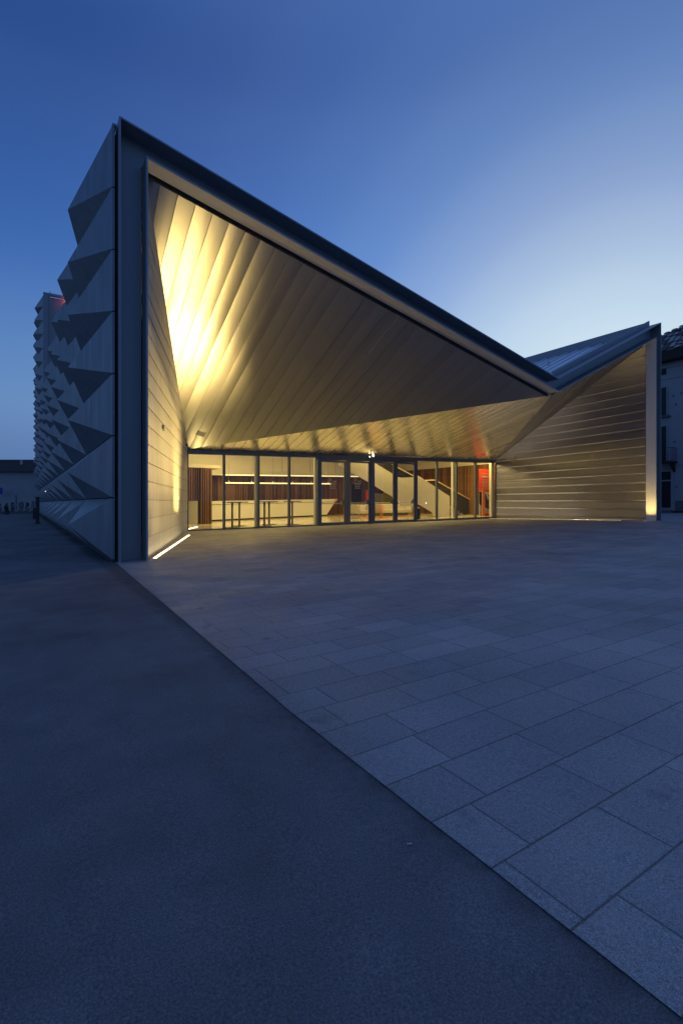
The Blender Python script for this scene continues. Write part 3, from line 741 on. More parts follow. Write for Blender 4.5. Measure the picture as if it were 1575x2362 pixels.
# ------------------------------------------------------------------ lobby furniture
bar = thing('bar_counter', 'long white bar counter with slanting end in front of the slatted wall', 'counter', onw(5, -1.3, fz(12)))
cz = lambda x: fz(x) + 1.22
b = MB()
def cpt(s, o, z): p = onw(s, o - 1.27); return (p.x, p.y, z)
def cbox(b, s0t, s0b, s1t, s1b, o0, o1, zf0, zf1):
    P = lambda s, o, f: (lambda p: (p.x, p.y, f(p.x)))(onw(s, o - 1.27))
    b.hexa([P(s0b, o0, zf0), P(s1b, o0, zf0), P(s1b, o1, zf0), P(s0b, o1, zf0), P(s0t, o0, zf1), P(s1t, o0, zf1), P(s1t, o1, zf1), P(s0t, o1, zf1)])
cbox(b, -.6, -.6, 9.95, 9.15, .05, .5, lambda x: fz(x) + .09, lambda x: fz(x) + 1.0); b.build('counter_front', M_PANEL, bar)
b = MB(); cbox(b, -.62, -.62, 10.22, 10.0, .0, .62, lambda x: fz(x) + 1.03, lambda x: fz(x) + 1.22); b.build('counter_top', M_PANEL, bar)
b = MB(); cbox(b, -.6, -.6, 9.12, 9.12, .12, .5, fz, lambda x: fz(x) + .088); b.build('plinth', M_DARK, bar)
b = MB(); cbox(b, 9.97, 9.75, 10.16, 9.9, -.012, -.004, lambda x: fz(x) + 1.06, lambda x: fz(x) + 1.2); b.build('orange_end_trim', M_ORANGE, bar)

def high_table(loc, label):
    x, y, z = loc
    t = thing('high_table', label, 'table', loc, 'slim bar tables inside the glass')
    b = MB(); b.box((x - .36, y - .36, z + 1.165), (x + .36, y + .36, z + 1.19)); b.build('table_top', [M_TOP], t, bevel=.004)
    b = MB(); b.box((x - .33, y - .33, z + 1.135), (x + .33, y + .33, z + 1.164)); b.build('top_frame', M_GSTEEL, t)
    b = MB(); b.lathe((x, y, z + .025), [(.045, 0), (.045, 1.11)], 16); b.build('column', M_GSTEEL, t, smooth=True)
    b = MB(); b.box((x - .27, y - .27, z), (x + .27, y + .27, z + .024)); b.build('foot_plate', M_GSTEEL, t, bevel=.004)
    return t
T = high_table((6.40, 10.78, fz(6.40)), 'slim grey high table nearest the left end of the glass, front of its pair')
for (x, y), lb in (((7.17, 11.9), 'slim grey high table second from the left end, set back behind its pair mate'),
                   ((8.0, 10.8), 'slim grey high table third from the left, close to the glass beside a mullion'),
                   ((8.74, 11.9), 'slim grey high table fourth from the left, set back from the glass'),
                   ((9.58, 11.0), 'single slim grey high table standing next to the entrance doors')):
    dup(T, (x, y, fz(x)), lb)

def sofa(name, x0, x1, y, label, arms=(True, True), leg=M_ORANGE):
    z = fz((x0 + x1) / 2); t = thing(name, label, 'sofa', ((x0 + x1) / 2, y, z))
    b = MB(); b.box((x0 + .1, y - .02, z + .27), (x1 - .1, y + .62, z + .48)); b.build('seat', M_SOFA, t, bevel=.03)
    b = MB(); b.hexa([(x0 + .1, y + .5, z + .30), (x1 - .1, y + .5, z + .30), (x1 - .1, y + .72, z + .30), (x0 + .1, y + .72, z + .30), (x0 + .05, y + .6, z + .85), (x1 - .05, y + .6, z + .85), (x1 - .05, y + .8, z + .85), (x0 + .05, y + .8, z + .85)]); b.build('backrest', M_SOFA, t, bevel=.03)
    for x, on, s in ((x0, arms[0], -1), (x1, arms[1], 1)):
        if on:
            b = MB(); b.hexa([(x - .1, y - .06, z + .27), (x + .1, y - .06, z + .27), (x + .1, y + .8, z + .27), (x - .1, y + .8, z + .27), (x - .1 + s * .06, y - .1, z + .84), (x + .1 + s * .06, y - .1, z + .84), (x + .1 + s * .06, y + .84, z + .86), (x - .1 + s * .06, y + .84, z + .86)]); b.build('armrest', M_SOFA, t, bevel=.03)
    for x in (x0 + .06, x1 - .06):
        for yy in (y + .05, y + .68):
            b = MB(); b.tube([(x, yy, z + .28), (x, yy, z)], .016); b.build('leg', leg, t)
    b = MB(); b.tube([(x0 + .06, y + .05, z + .03), (x1 - .06, y + .05, z + .03)], .014); b.build('sled_bar', leg, t)
    return t
sofa('armchair', 15.95, 17.0, 14.5, 'grey-beige armchair on orange legs left of the middle door post')
sofa('two_seat_sofa', 17.75, 20.1, 14.4, 'grey-beige two-seat sofa on orange legs under the stairs')
t = thing('side_table', 'thin orange side table with upright post next to the sofa', 'table', (17.25, 13.7, fz(17.25)))
x, y, z = 17.1, 13.7, fz(17.1)
b = MB(); b.box((x - .25, y - .22, z + .54), (x + .6, y + .22, z + .56)); b.build('table_top', M_ORANGE, t)
b = MB(); b.box((x - .03, y - .03, z + .02), (x + .03, y + .03, z + .86)); b.build('post', M_ORANGE, t)
b = MB(); b.box((x - .2, y - .2, z), (x + .3, y + .2, z + .02)); b.build('foot_plate', M_ORANGE, t)
p = onw(14.95, -.25); z = fz(p.x)
t = thing('orange_sign_board', 'tall orange-red board standing before the slatted wall', 'sign board', (p.x, p.y, z))
b = MB(); b.box((p.x - .4, p.y - .02, z + .1), (p.x + .42, p.y + .02, z + 1.93)); b.build('board', M_RED, t)
b = MB(); b.box((p.x - .4, p.y - .2, z), (p.x + .42, p.y + .2, z + .03)); b.box((p.x - .36, p.y + .021, z + .03), (p.x - .3, p.y + .06, z + 1.5)); b.build('stand', M_IRON, t)
# litter bin
x, y = 17.62, 10.95; z = fz(x)
t = thing('litter_bin', 'black cylindrical litter bin inside the glass by the doors', 'bin', (x, y, z))
b = MB(); b.lathe((x, y, z), [(.19, 0), (.2, .02), (.2, .6)], 24); b.build('bin_body', M_BIN, t, smooth=False)
b = MB(); b.lathe((x, y, z + .601), [(.205, 0), (.205, .07), (.17, .085), (.15, .04)], 24); b.build('bin_rim', M_STEEL, t)
# poster banner
def text_mesh(name, s, size, loc, m, parent, ex=.002, rot=(R(90), 0, 0), align='LEFT'):
    c = bpy.data.curves.new(name, 'FONT'); c.body = s; c.size = size; c.extrude = ex; c.align_x = align
    o = bpy.data.objects.new(name, c); COL.objects.link(o); bpy.context.view_layer.update()
    me = bpy.data.meshes.new_from_object(o); bpy.data.objects.remove(o); me.materials.clear(); me.materials.append(m)
    q = bpy.data.objects.new(name, me); COL.objects.link(q); q.location = Vector(loc) - Vector(parent.location); q.rotation_euler = rot; q.parent = parent
    return q
PX, PY, PZ = 22.81, 10.95, fz(23.2)
ban = thing('poster_banner', 'tall red event banner with white headline and photo at the glass end', 'banner', (PX + .65, PY, PZ))
b = MB(); b.box((PX, PY, 1.9), (PX + 1.3, PY + .02, 3.42)); b.build('red_sheet', M_RED, ban)
b = MB(); b.box((PX, PY, .40), (PX + 1.3, PY + .02, 1.899)); b.build('photo_sheet', M_PRINTB, ban)
b = MB()
b.prism([(PX, PY - .004, 2.02), (PX + 1.3, PY - .004, 1.80), (PX + 1.3, PY - .004, 1.0), (PX + .9, PY - .004, .86), (PX + .35, PY - .004, .98), (PX, PY - .004, 1.2)], (0, .003, 0), 0)
b.prism([(PX, PY - .008, 2.04), (PX, PY - .008, 1.99), (PX + 1.3, PY - .008, 1.74), (PX + 1.3, PY - .008, 1.82)], (0, .003, 0), 1)
b.prism([(PX + .62, PY - .008, 1.85), (PX + .80, PY - .008, 1.82), (PX + .92, PY - .008, 1.55), (PX + .78, PY - .008, 1.42)], (0, .003, 0), 2)
b.prism([(PX + .36, PY - .008, 1.32), (PX + .52, PY - .008, 1.45), (PX + .5, PY - .008, 1.3), (PX + .4, PY - .008, 1.24)], (0, .003, 0), 2)
b.prism([(PX + .2, PY - .008, 1.02), (PX + .5, PY - .008, .92), (PX + .3, PY - .008, .82)], (0, .003, 0), 0)
b.build('photo_print', [M_PRINTD, M_PRINTW, M_PRINTB], ban)
b = MB(); b.box((PX, PY - .004, .40), (PX + 1.3, PY - .001, .76)); b.build('footer_strip', mat('cream_print', (.6, .52, .36), .6), ban)
text_mesh('headline_word', 'ORA', .2, (PX + .25, PY - .006, 2.86), M_PRINTW, ban)
text_mesh('headline_word', 'D’ARTE', .2, (PX + .72, PY - .006, 2.86), M_PRINTW, ban)
b = MB(); b.box((PX + .26, PY - .006, 3.09), (PX + 1.05, PY - .001, 3.14))
for k in range(8):
    z = 2.72 - k * .088; l = .72 + .3 * ((k * 5) % 3) / 2
    xx = PX + .27
    while xx < PX + .25 + l:
        w = random.uniform(.05, .14); b.box((xx, PY - .006, z), (xx + w, PY - .001, z + .042)); xx += w + .025
b.build('small_print', M_PRINTG, ban)
op = thing('orange_post', 'orange steel post with low foot in front of the red banner', 'post', (22.98, 10.75, PZ))
b = MB(); b.box((22.88, 10.72, PZ), (23.1, 10.78, 2.22)); b.build('post', M_ORANGE, op)
b = MB(); b.box((23.1, 10.6, PZ), (23.75, 10.9, PZ + .17)); b.build('foot', mat('dark_red_steel', (.3, .035, .02), .5), op)
# violet glowing sign behind the door
t = thing('violet_light', 'thin upright violet light glowing by the central door', 'lamp', (16.2, 13.2, fz(16.2)))
b = MB(); b.tube([(16.17, 13.2, fz(16.2) + 1.0), (16.17, 13.2, fz(16.2) + 1.9)], .03); b.build('tube', emit('violet_tube', (.2, .1, 1), 1.4), t)
b = MB(); b.box((16.1, 13.15, fz(16.2)), (16.24, 13.25, fz(16.2) + 1.0)); b.build('stand', M_IRON, t)

# ------------------------------------------------------------------ lamps the place has, and added ones
def area(name, loc, size, size_y, energy, col, target=None, spread=180, parent=None, along=None):
    d = bpy.data.lights.new(name, 'AREA'); d.shape = 'RECTANGLE'; d.size = size; d.size_y = size_y
    d.energy = energy; d.color = col; d.spread = R(spread)
    o = bpy.data.objects.new(name, d); COL.objects.link(o)
    z = -Vector(target).normalized()                 # area lamps shine along local -z
    x = Vector(along).normalized() if along else z.orthogonal().normalized()
    x = (x - z * x.dot(z)).normalized(); y = z.cross(x)
    mt = Matrix((x, y, z)).transposed().to_4x4(); mt.translation = Vector(loc)
    if parent is not None: o.parent = parent; mt.translation = Vector(loc) - Vector(parent.location)
    o.matrix_local = mt
    return o
# ground strip along the left splayed wall
g0 = Vector((.78, .30, 0)); g1 = Vector((3.50, 7.4, 0)); g0.z = gz(g0.x, g0.y); g1.z = gz(g1.x, g1.y)
gl = thing('ground_light_strip', 'bright linear light sunk in the paving along the left splayed wall', 'ground light', (g0 + g1) / 2)
gd = (g1 - g0).normalized()
b = MB(); b.bar(g0 + Vector((0, 0, .005)), g1 + Vector((0, 0, .005)), .075, .012); b.build('lens', M_LED, gl)
gs = Vector((gd.y, -gd.x, 0))
b = MB(); b.bar(g0 + gs * .045 + Vector((0, 0, .003)), g1 + gs * .045 + Vector((0, 0, .003)), .014, .012); b.bar(g0 - gs * .045 + Vector((0, 0, .003)), g1 - gs * .045 + Vector((0, 0, .003)), .014, .012); b.build('steel_trim', M_STEEL, gl)
gm = g0.lerp(g1, .835)
area('strip_lamp', gm + gs * .22 + Vector((0, 0, .03)), (g1 - g0).length * .32, .07, 128, WARM, (-.03, .16, 1), 56, gl, gd)
area('strip_lamp_front', g0.lerp(g1, .15) + Vector((0, 0, .03)), (g1 - g0).length * .26, .07, 5, WARM, (-.02, -.06, 1), 60, gl, gd)
wl_d = Vector((.344, .939, 0)); wl_n = Vector((.939, -.344, 0)); wl_c = Vector((.668, .5, .06)) + wl_d * 4.3 + wl_n * .85
area('strip_lamp_wall', wl_c, 4.4, .07, 40, WARM, tuple(Vector((0, 0, 1)) - wl_n * .14), 50, gl, wl_d)
# ground strip inside, carrying on the same line
h0 = Vector((4.10, YG + .35, fz(4.1))); h1 = Vector((5.35, 12.75, fz(5.3)))
gi = thing('indoor_floor_light', 'short bright floor light inside the glass at the left corner', 'floor light', (h0 + h1) / 2)
b = MB(); b.bar(h0 + Vector((0, 0, .004)), h1 + Vector((0, 0, .004)), .12, .012); b.build('lens', M_LED, gi)
area('strip_lamp', (h0 + h1) / 2 + Vector((0, 0, .03)), (h1 - h0).length, .1, 11, WARM, (-.1, -.6, 1), 110, gi, h1 - h0)
# ground strips along the right splayed wall
wd = (BRW - GR); wd.z = 0; wd.normalize(); wn = Vector((nD.x, nD.y, 0)).normalized()
grp = 'ground lights along the right splayed wall'
lens = None
for k in range(5):
    f0 = .02 + k * .178; f1 = f0 + .17
    a = GR.lerp(BRW, f0) + wn * .6; c = GR.lerp(BRW, f1) + wn * .6
    a.z = gz(a.x, a.y) + .012; c.z = gz(c.x, c.y) + .012; mid = (a + c) / 2
    rg = thing('ground_light_bar', ('low linear ground light at the right splayed wall, ' + ('innermost beside the glass', 'second out from the glass', 'middle of the five', 'second in from the right post', 'outermost by the right post')[k]), 'ground light', mid, grp)
    b = MB(); b.bar(a, c, .05, .03); b.build('lens', M_LEDW, rg)
    b = MB(); b.bar(a + wn * .04, c + wn * .04, .02, .02); b.build('steel_trim', M_STEEL, rg)
    if k == 2:
        a = GR.lerp(BRW, .02) + wn * .6; c = GR.lerp(BRW, .965) + wn * .6; a.z = gz(a.x, a.y); c.z = gz(c.x, c.y)
        area('bar_lamp', (a + c) / 2 + Vector((0, 0, .05)), (c - a).length, .05, 44, (1, .80, .52), tuple(Vector((0, 0, 1)) - wn * .1), 160, rg, c - a)
ul = thing('added_uplight', 'small round uplight added in the paving to brighten the right post', 'ground light', (21.55, .24, gz(21.55, .24)))  # added lamp, brightens the reveal of the right post
b = MB(); b.lathe((21.55, .24, gz(21.55, .24) - .04), [(.09, 0), (.09, .046), (.075, .048)], 20); b.build('housing', M_STEEL, ul)
b = MB(); b.lathe((21.55, .24, gz(21.55, .24) - .02), [(.07, 0), (.07, .029)], 20); b.build('lens', M_LEDW, ul)
area('added_uplight_lamp', (21.55, .24, gz(21.55, .24) + .03), .12, .12, 15, WARM, (.12, 0, 1), 120, ul)
# two spots on the lintel over the doors
for (x, z, r, lb) in ((13.78, 3.72, .052, 'brighter round spotlight on the lintel over the central door post'), (13.56, 3.66, .03, 'smaller dim spotlight left of the brighter one on the lintel')):
    sp = thing('spotlight', lb, 'spotlight', (x, YG - .08, z))
    b = MB(); b.lathe((x, YG - .025, z), [(r * 1.15, -.12), (r * 1.2, -.0)], 18, axis='y'); b.build('housing', M_MULL, sp)
    b = MB(); b.lathe((x, YG - .15, z), [(r * .9, -.02), (r, .004)], 18, axis='y'); b.build('lens', M_SPOT, sp)
    if r > .04:                      # beam added to brighten the left splayed wall
        d = bpy.data.lights.new('added_wall_beam', 'SPOT'); d.energy = 3300; d.color = WARM; d.spot_size = R(42); d.spot_blend = 1.0; d.shadow_soft_size = .2
        o = bpy.data.objects.new('added_wall_beam', d); COL.objects.link(o); o.parent = sp
        src = Vector((x, YG - .4, z - .06)); o.location = src - Vector(sp.location)
        o.rotation_euler = (Vector((1.6, 3.2, 3.3)) - src).to_track_quat('-Z', 'Y').to_euler()
# pendant linear lamp over the bar
p0 = Vector((8.42, 17.5, 2.44)); p1 = Vector((16.9, 19.4, 2.62))
pd = thing('pendant_light', 'long slim linear lamp hanging above the white bar counter', 'pendant lamp', (p0 + p1) / 2)
b = MB(); b.bar(p0, p1, .05, .075); b.build('diffuser', M_LEDW, pd)
for k in range(6):
    q = p0.lerp(p1, .03 + k * .188); b = MB(); b.tube([q + Vector((0, 0, .03)), (q.x, q.y, 4.99)], .008, 6); b.build('suspension_rod', M_STEEL, pd)
    b = MB(); b.box((q.x - .03, q.y - .03, q.z + .04), (q.x + .03, q.y + .03, q.z + .13)); b.build('clamp', M_TOP, pd)
# recessed ceiling lights of the lobby (above the lintel line) and an added one
cl_l = ['long recessed ceiling light of the lobby, ' + t for t in ('over the bar and high tables', 'over the doors and sofas', 'small one added to brighten the red banner')]
for k, (x, y, wx, wy, e) in enumerate(((8.6, 14.6, 2.4, 2.2, 330), (17.6, 13.2, 3.6, 2.2, 480), (22.9, 10.68, .2, .2, 230))):  # the last is an added lamp that brightens the banner
    c = thing('ceiling_light', cl_l[k], 'ceiling light', (x, y, 4.99), 'recessed ceiling lights in the lobby')
    b = MB(); b.box((x - wx - .07, y - wy - .07, 4.965), (x + wx + .07, y + wy + .07, 4.995)); b.build('frame', M_WHITE, c)
    b = MB(); b.box((x - wx, y - wy, 4.955), (x + wx, y + wy, 4.964)); b.build('diffuser', M_LEDW, c)
    area('ceiling_lamp', (x, y, 4.95), 2 * wx, 2 * wy, e, WARM, (0, 0, -1), 170, c)

# ------------------------------------------------------------------ left: bollard, wall lamp, far building, planting
bo = thing('bollard', 'slim dark post standing beside the pyramid-clad wall', 'bollard', (-.95, 24.4, gz(-.95, 24)))
b = MB(); b.box((-1.06, 24.3, 0), (-.86, 24.5, 1.62)); b.build('post', mat('dark_steel', (.055, .06, .07), .5, .4), bo, bevel=.01)
b = MB(); b.box((-1.16, 24.2, -.02), (-.76, 24.6, .012)); b.build('base_plate', M_IRON, bo)
bo2 = dup(bo, (-.95, 34.5, 0), 'smaller dark post farther along the pyramid-clad wall'); bo2.scale = (1, 1, .55)
bo['group'] = bo2['group'] = 'posts beside the clad wall'
wl = thing('wall_lamp', 'tiny white lamp on the pyramid cladding low on the left side', 'lamp', (-.80, 16.4, 1.66))
b = MB(); b.lathe((-.80, 16.4, 1.80), [(.012, -.022), (.028, -.01), (.028, .01), (.012, .022)], 10); b.build('globe', emit('lamp_globe', (1, .95, .85), .9), wl)
b = MB(); b.bar((-.76, 16.4, 1.80), (-.5, 16.4, 1.80), .02, .02); b.build('bracket', M_IRON, wl)

CR = Vector((math.cos(YAW), -math.sin(YAW), 0)); CF = Vector((math.sin(YAW), math.cos(YAW), 0))   # to the right of / away from the viewer
CR = Vector((math.cos(YAW), -math.sin(YAW), 0)); 
def vp(X, Y, z):    # a place X metres to the right and Y metres ahead of where the photographer stood
    p = CAMP + CR * X + CF * Y; return Vector((p.x, p.y, z))
lb = thing('low_building', 'long low pale building with dark tiled roof beyond the yard', 'building', vp(-50, 66, -.1))
b = MB(); b.hexa([vp(-85, 64, -.3), vp(-22, 64, -.3), vp(-22, 74, -.3), vp(-85, 74, -.3), vp(-85, 64, 5.25), vp(-22, 64, 5.25), vp(-22, 74, 5.25), vp(-85, 74, 5.25)]); lbw = b.build('wall', M_LWALL, lb)
b = MB(); b.hexa([vp(-86, 63.4, 5.2), vp(-21, 63.4, 5.2), vp(-21, 75, 5.2), vp(-86, 75, 5.2), vp(-86, 67.5, 7.15), vp(-21, 67.5, 7.05), vp(-21, 70, 7.05), vp(-86, 70, 7.15)]); b.build('roof', M_TIMB, lb)
b = MB(); b.hexa([vp(-86, 63.9, 4.9), vp(-21, 63.9, 4.9), vp(-21, 64.0, 4.9), vp(-86, 64.0, 4.9), vp(-86, 63.9, 5.0), vp(-21, 63.9, 5.0), vp(-21, 64.0, 5.0), vp(-86, 64.0, 5.0)]); b.build('cornice', M_LWALL, lb)
b = MB(); b.box(tuple(vp(-42.1, 66, 6.2) - Vector((.15, .15, 0))), tuple(vp(-42.1, 66, 6.9) + Vector((.15, .15, 0)))); b.build('chimney_vent', M_STEEL, lb)
for X in (-41.6, -38.6, -47):
    b = MB(); b.hexa([vp(X, 63.9, .3), vp(X + .14, 63.9, .3), vp(X + .14, 64, .3), vp(X, 64, .3), vp(X, 63.9, 2.3), vp(X + .14, 63.9, 2.3), vp(X + .14, 64, 2.3), vp(X, 64, 2.3)]); b.build('pilaster', mat('pilaster_render', (.28, .28, .29), .9), lb)
ps = thing('parking_sign', 'square blue parking sign on the far pale wall at the picture edge', 'sign', vp(-42.5, 62.5, .0))
b = MB(); q = [vp(-43.1, 62.5, 2.32), vp(-42.22, 62.5, 2.32), vp(-42.22, 62.45, 2.32), vp(-43.1, 62.45, 2.32)]; b.hexa(q + [p + Vector((0, 0, .84)) for p in q]); b.build('plate', mat('blue_sign', (.012, .05, .32), .5), ps)
b = MB(); q = [vp(-42.72, 62.6, -.1), vp(-42.65, 62.6, -.1), vp(-42.65, 62.54, -.1), vp(-42.72, 62.54, -.1)]; b.hexa(q + [p + Vector((0, 0, 3.1)) for p in q]); b.build('pole', M_STEEL, ps)
b = MB(); bb = [(-.30, .12), (-.30, .72), (-.08, .72), (.02, .63), (.02, .48), (-.08, .39), (-.20, .39), (-.20, .12)]
b.prism([vp(-42.65 + a * .8, 62.43, 2.32 + c) for a, c in bb], CF * .01); b.build('letter', M_PRINTW, ps)
# shrub row with a low edging
def shrub(c, h, r, seed, name, label, grp):
    rnd = random.Random(seed); t = thing(name, label, 'shrub', c, grp); b = MB(); c = Vector(c)
    for k in range(int(150)):
        u = rnd.random(); ang = rnd.random() * 6.283; rr = r * (.35 + .65 * math.sqrt(rnd.random())) * (1 - .55 * u) 
        p = c + Vector((math.cos(ang) * rr, math.sin(ang) * rr, .08 + u * h))
        d = Vector((rnd.uniform(-1, 1), rnd.uniform(-1, 1), rnd.uniform(-.2, 1))).normalized(); e = d.orthogonal().normalized(); s = rnd.uniform(.05, .11)
        b.face([p - d * s, p + e * s * .5, p + d * s, p - e * s * .5])
    b.build('foliage', M_LEAF, t, fix=False)
    b = MB(); b.tube([c, c + Vector((0, 0, h * .7))], .03, 6); b.build('stem', M_BARK, t)
sl = ['first from the left edge', 'second from the left edge', 'third from the left edge', 'fourth from the left edge', 'fifth from the left edge', 'sixth from the left edge', 'next to the clad wall']
for k, (X, h, r) in enumerate(((-40.6, 1.15, .36), (-39.7, 1.2, .34), (-39.0, 1.3, .3), (-38.0, 1.35, .42), (-37.25, 1.25, .3), (-36.45, 1.45, .45), (-35.6, 1.2, .5))):
    shrub(tuple(vp(X, 59.5, -.05)), h, r, 20 + k, 'shrub', 'small dark shrub before the far pale wall, ' + sl[k], 'shrubs along the far wall')
shrub(tuple(vp(-36.4, 54.5, -.05)), .9, .32, 44, 'shrub', 'small dark shrub standing forward of the row on the yard', 'shrubs along the far wall')
b = MB(); q = [vp(-60, 58.9, -.06), vp(-34.8, 58.9, -.06), vp(-34.8, 59.9, -.06), vp(-60, 59.9, -.06)]; b.hexa(q + [p + Vector((0, 0, .3)) for p in q]); tag(b.build('planter_bed', M_PLINTH), 'low dark planting bed under the far shrub row', 'planter')

# ------------------------------------------------------------------ right: old town house
XB = 36.0; y_far, y_near = 10.5, -9.0; zg = gz(36, 5)
hs = thing('town_house', 'old pale rendered house with clay tiled roof right of the theatre', 'building', (XB, 3, zg))
b = MB(); b.box((XB, y_near, zg - .1), (XB + 9, y_far, 11.0)); wall = b.build('wall', M_PLASTER, hs)
b = MB(); b.box((XB - .03, y_near, zg - .1), (XB - .002, 5.42, 1.40)); b.build('plinth', M_PLINTH, wall)
b = MB(); b.box((XB - .05, y_near, zg - .1), (XB - .0305, 7.5, zg + .12)); b.build('kerb_course', M_TIMB, wall)
b = MB(); b.box((XB - .05, y_near, 9.84), (XB - .002, y_far, 9.95)); b.box((XB - .04, y_near, 3.80), (XB - .002, 5.7, 3.9)); b.box((XB - .10, y_near, 10.62), (XB - .002, y_far, 10.74)); b.build('string_course', M_PLASTER, wall)
# hipped roof with rows of tiles
e0 = .75; ez = 11.62; ex = XB - e0; ry0, ry1 = y_near - e0, y_far + e0; rx = XB + 4.5; rz = ez + (rx - ex) * .62; hy = ry1 - (rx - ex)
b = MB(); b.hexa([(ex, ry0, 10.98), (rx + 5, ry0, 10.98), (rx + 5, ry1, 10.98), (ex, ry1, 10.98), (ex, ry0, ez - .02), (rx + 5, ry0, ez - .02), (rx + 5, ry1, ez - .02), (ex, ry1, ez - .02)]); b.build('eaves', M_TIMB, hs)
b = MB(); b.face([(ex, ry0, ez), (ex, ry1, ez), (rx, hy, rz), (rx, ry0, rz)]); b.face([(ex, ry1, ez), (rx + 5.2, ry1, ez), (rx, hy, rz)]); b.face([(rx, ry0, rz), (rx, hy, rz), (rx + 5.2, ry1, ez), (rx + 5.2, ry0, ez)]); roof2 = b.build('roof', M_CLAY, hs)
b = MB(); rnd = random.Random(5)
sl_n = Vector((-(rz - ez), 0, rx - ex)).normalized(); sl_u = Vector((rx - ex, 0, rz - ez)).normalized(); L_ = math.hypot(rx - ex, rz - ez)
for i in range(int(L_ / .42)):
    s = .02 + i * .42
    yend = ry1 - s * (rx - ex) / L_ - .1
    y = yend - .36
    while y > ry0 + .2:
        p = Vector((ex, y, ez)) + sl_u * s
        if rnd.random() < .93:
            k = rnd.uniform(-.01, .02)
            a = p + sl_n * (.05 + k); 
            b.hexa([a, a + Vector((0, .27, 0)), a + Vector((0, .27, 0)) + sl_u * .38 - sl_n * .03, a + sl_u * .38 - sl_n * .03,
                    a + sl_n * .05, a + Vector((0, .27, 0)) + sl_n * .05, a + Vector((0, .27, 0)) + sl_u * .38 + sl_n * .02, a + sl_u * .38 + sl_n * .02], 0 if rnd.random() < .55 else 1)
        y -= .42
b.build('roof_tiles', [M_CLAY, M_CLAY2], roof2)
def window(y0, y1, z0, z1, sillp=True):
    b = MB(); b.box((XB - .06, y0, z0), (XB - .002, y1, z1)); w = b.build('window', M_PLASTER, hs)
    b = MB(); n = int((z1 - z0 - .1) / .07)
    yl, yr = y0 + .09, y1 - .09
    for a, c in ((yl, (yl + yr) / 2 - .01), ((yl + yr) / 2 + .01, yr)):
        for k in range(n): b.box((XB - .10, a, z0 + .05 + k * .07), (XB - .062, c, z0 + .05 + k * .07 + .055))
        b.box((XB - .075, a, z0 + .03), (XB - .0605, c, z1 - .03))
    b.build('shutter', M_SHUT, w)
    if sillp:
        b = MB(); b.box((XB - .22, y0 - .18, z0 - .14), (XB - .002, y1 + .18, z0 - .01)); b.build('sill', M_PLINTH, w)
for y in (5.9, 2.4, -1.1, -4.6):
    window(y, y + 1.45, 7.33, 9.32)
    if y != 5.9: window(y, y + 1.45, 4.15, 6.5)
window(5.9, 7.35, 4.10, 6.62, False)
b = MB(); b.box((XB - .03, 6.0, 10.18), (XB - .002, 6.9, 10.6)); b.build('attic_opening', M_BLACK, hs)
bal = MB(); bal.box((XB - .85, 5.3, 3.98), (XB - .002, 7.9, 4.10)); balc = bal.build('balcony', M_TIMB, hs)
b = MB()
for k in range(14): b.tube([(XB - .8, 5.35 + k * .19, 4.1), (XB - .8, 5.35 + k * .19, 5.0)], .012, 5)
for k in range(5): b.tube([(XB - .8 + k * .18, 5.34, 4.1), (XB - .8 + k * .18, 5.34, 5.0)], .012, 5)
b.bar((XB - .8, 5.33, 5.0), (XB - .8, 7.9, 5.0), .04, .03); b.bar((XB - .8, 5.34, 5.0), (XB - .02, 5.34, 5.0), .04, .03); b.bar((XB - .8, 5.33, 4.55), (XB - .8, 7.9, 4.55), .02, .02); b.build('railing', M_IRON, balc)
for y in (5.42, 7.7):
    b = MB(); b.prism([(XB - .55, y, 3.979), (XB - .002, y, 3.979), (XB - .002, y, 3.35)], (0, .14, 0)); b.build('bracket', M_TIMB, balc)
b = MB(); b.box((XB - .05, 5.55, zg), (XB - .002, 7.5, 3.55)); dr = b.build('house_door', M_PLASTER, hs)
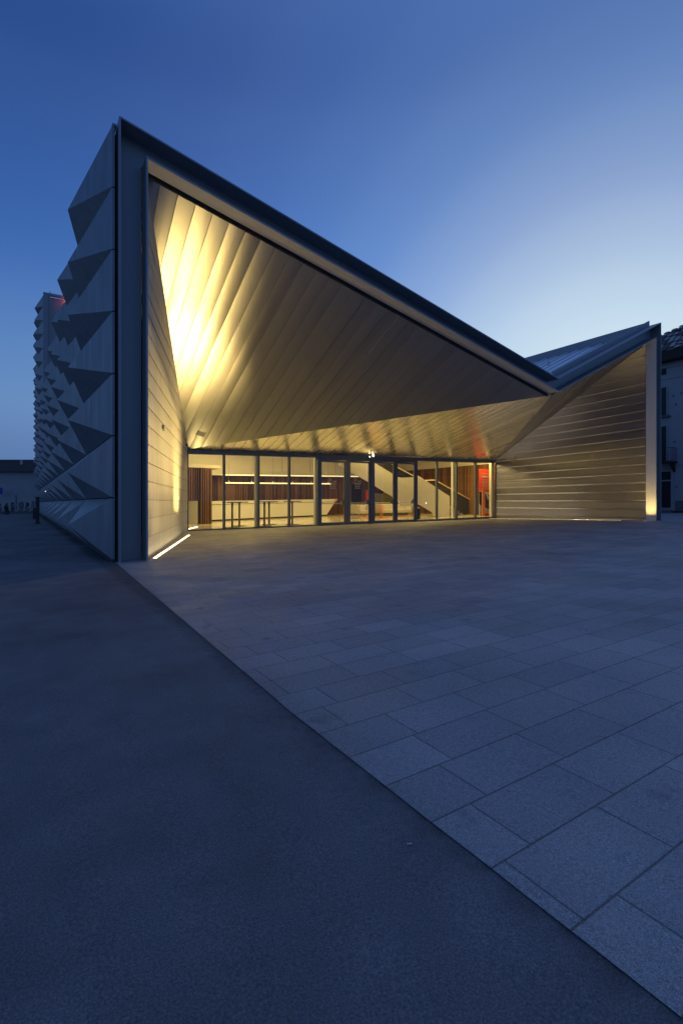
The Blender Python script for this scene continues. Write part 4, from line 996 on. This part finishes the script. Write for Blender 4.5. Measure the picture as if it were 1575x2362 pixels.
b = MB(); b.box((XB - .075, 5.7, zg + .35), (XB - .052, 7.3, 2.75)); b.box((XB - .07, 5.7, 2.85), (XB - .052, 7.3, 3.42))
for k in range(7): b.box((XB - .09, 5.75 + k * .22, zg + .5), (XB - .0755, 5.79 + k * .22, 2.7))
b.build('door_leaf', M_BLACK, dr)
b = MB(); b.box((XB - .35, 5.6, zg - .05), (XB - .051, 7.4, zg + .17)); b.build('door_step', M_PLINTH, dr)
for y, z in ((5.5, 8.55), (5.35, 7.95), (5.43, 5.4), (5.3, 2.3), (5.0, 8.65)):
    b = MB(); b.box((XB - .05, y, z), (XB - .002, y + .09, z + .1)); b.build('wall_anchor', M_PLINTH, wall)
# bare tree behind the house
tr = thing('bare_tree', 'leafless tree whose twigs show above the clay tiled roof', 'tree', (46, 9, .6))
b = MB(); b.tube([(46, 9, .6), (46, 9.1, 6), (46.1, 9, 11)], [.3, .24, .12], 10); b.build('trunk', M_BARK, tr)
b = MB(); rnd = random.Random(3)
def branch(p, d, l, r, dep):
    q = p + d * l; b.tube([p, p + d * l * .5 + Vector((rnd.uniform(-.1, .1),) * 3) * l * .3, q], [r, r * .8, r * .6], 5)
    if dep == 0: return
    for _ in range(3):
        nd = (d + Vector((rnd.uniform(-.8, .8), rnd.uniform(-.8, .8), rnd.uniform(-.25, .6)))).normalized()
        branch(p + d * l * rnd.uniform(.5, 1), nd, l * rnd.uniform(.6, .8), r * .55, dep - 1)
for k in range(6):
    a = k * 1.05; branch(Vector((46.05, 9, 8 + k * .5)), Vector((math.cos(a) * .7, math.sin(a) * .7, .75)).normalized(), 2.6, .07, 4)
b.build('crown', M_BARK, tr)

# ------------------------------------------------------------------ litter on the ground
b = MB(); z = gz(-.5, -9.9) - .004; b.prism([(-.497, -9.903, z), (-.478, -9.911, z), (-.474, -9.905, z), (-.484, -9.900, z), (-.493, -9.896, z)], (0, 0, .003))
tag(b.build('paper_scrap', mat('weathered_paper', (.42, .41, .40), .9)), 'tiny pale paper scrap lying on the dark asphalt', 'litter')
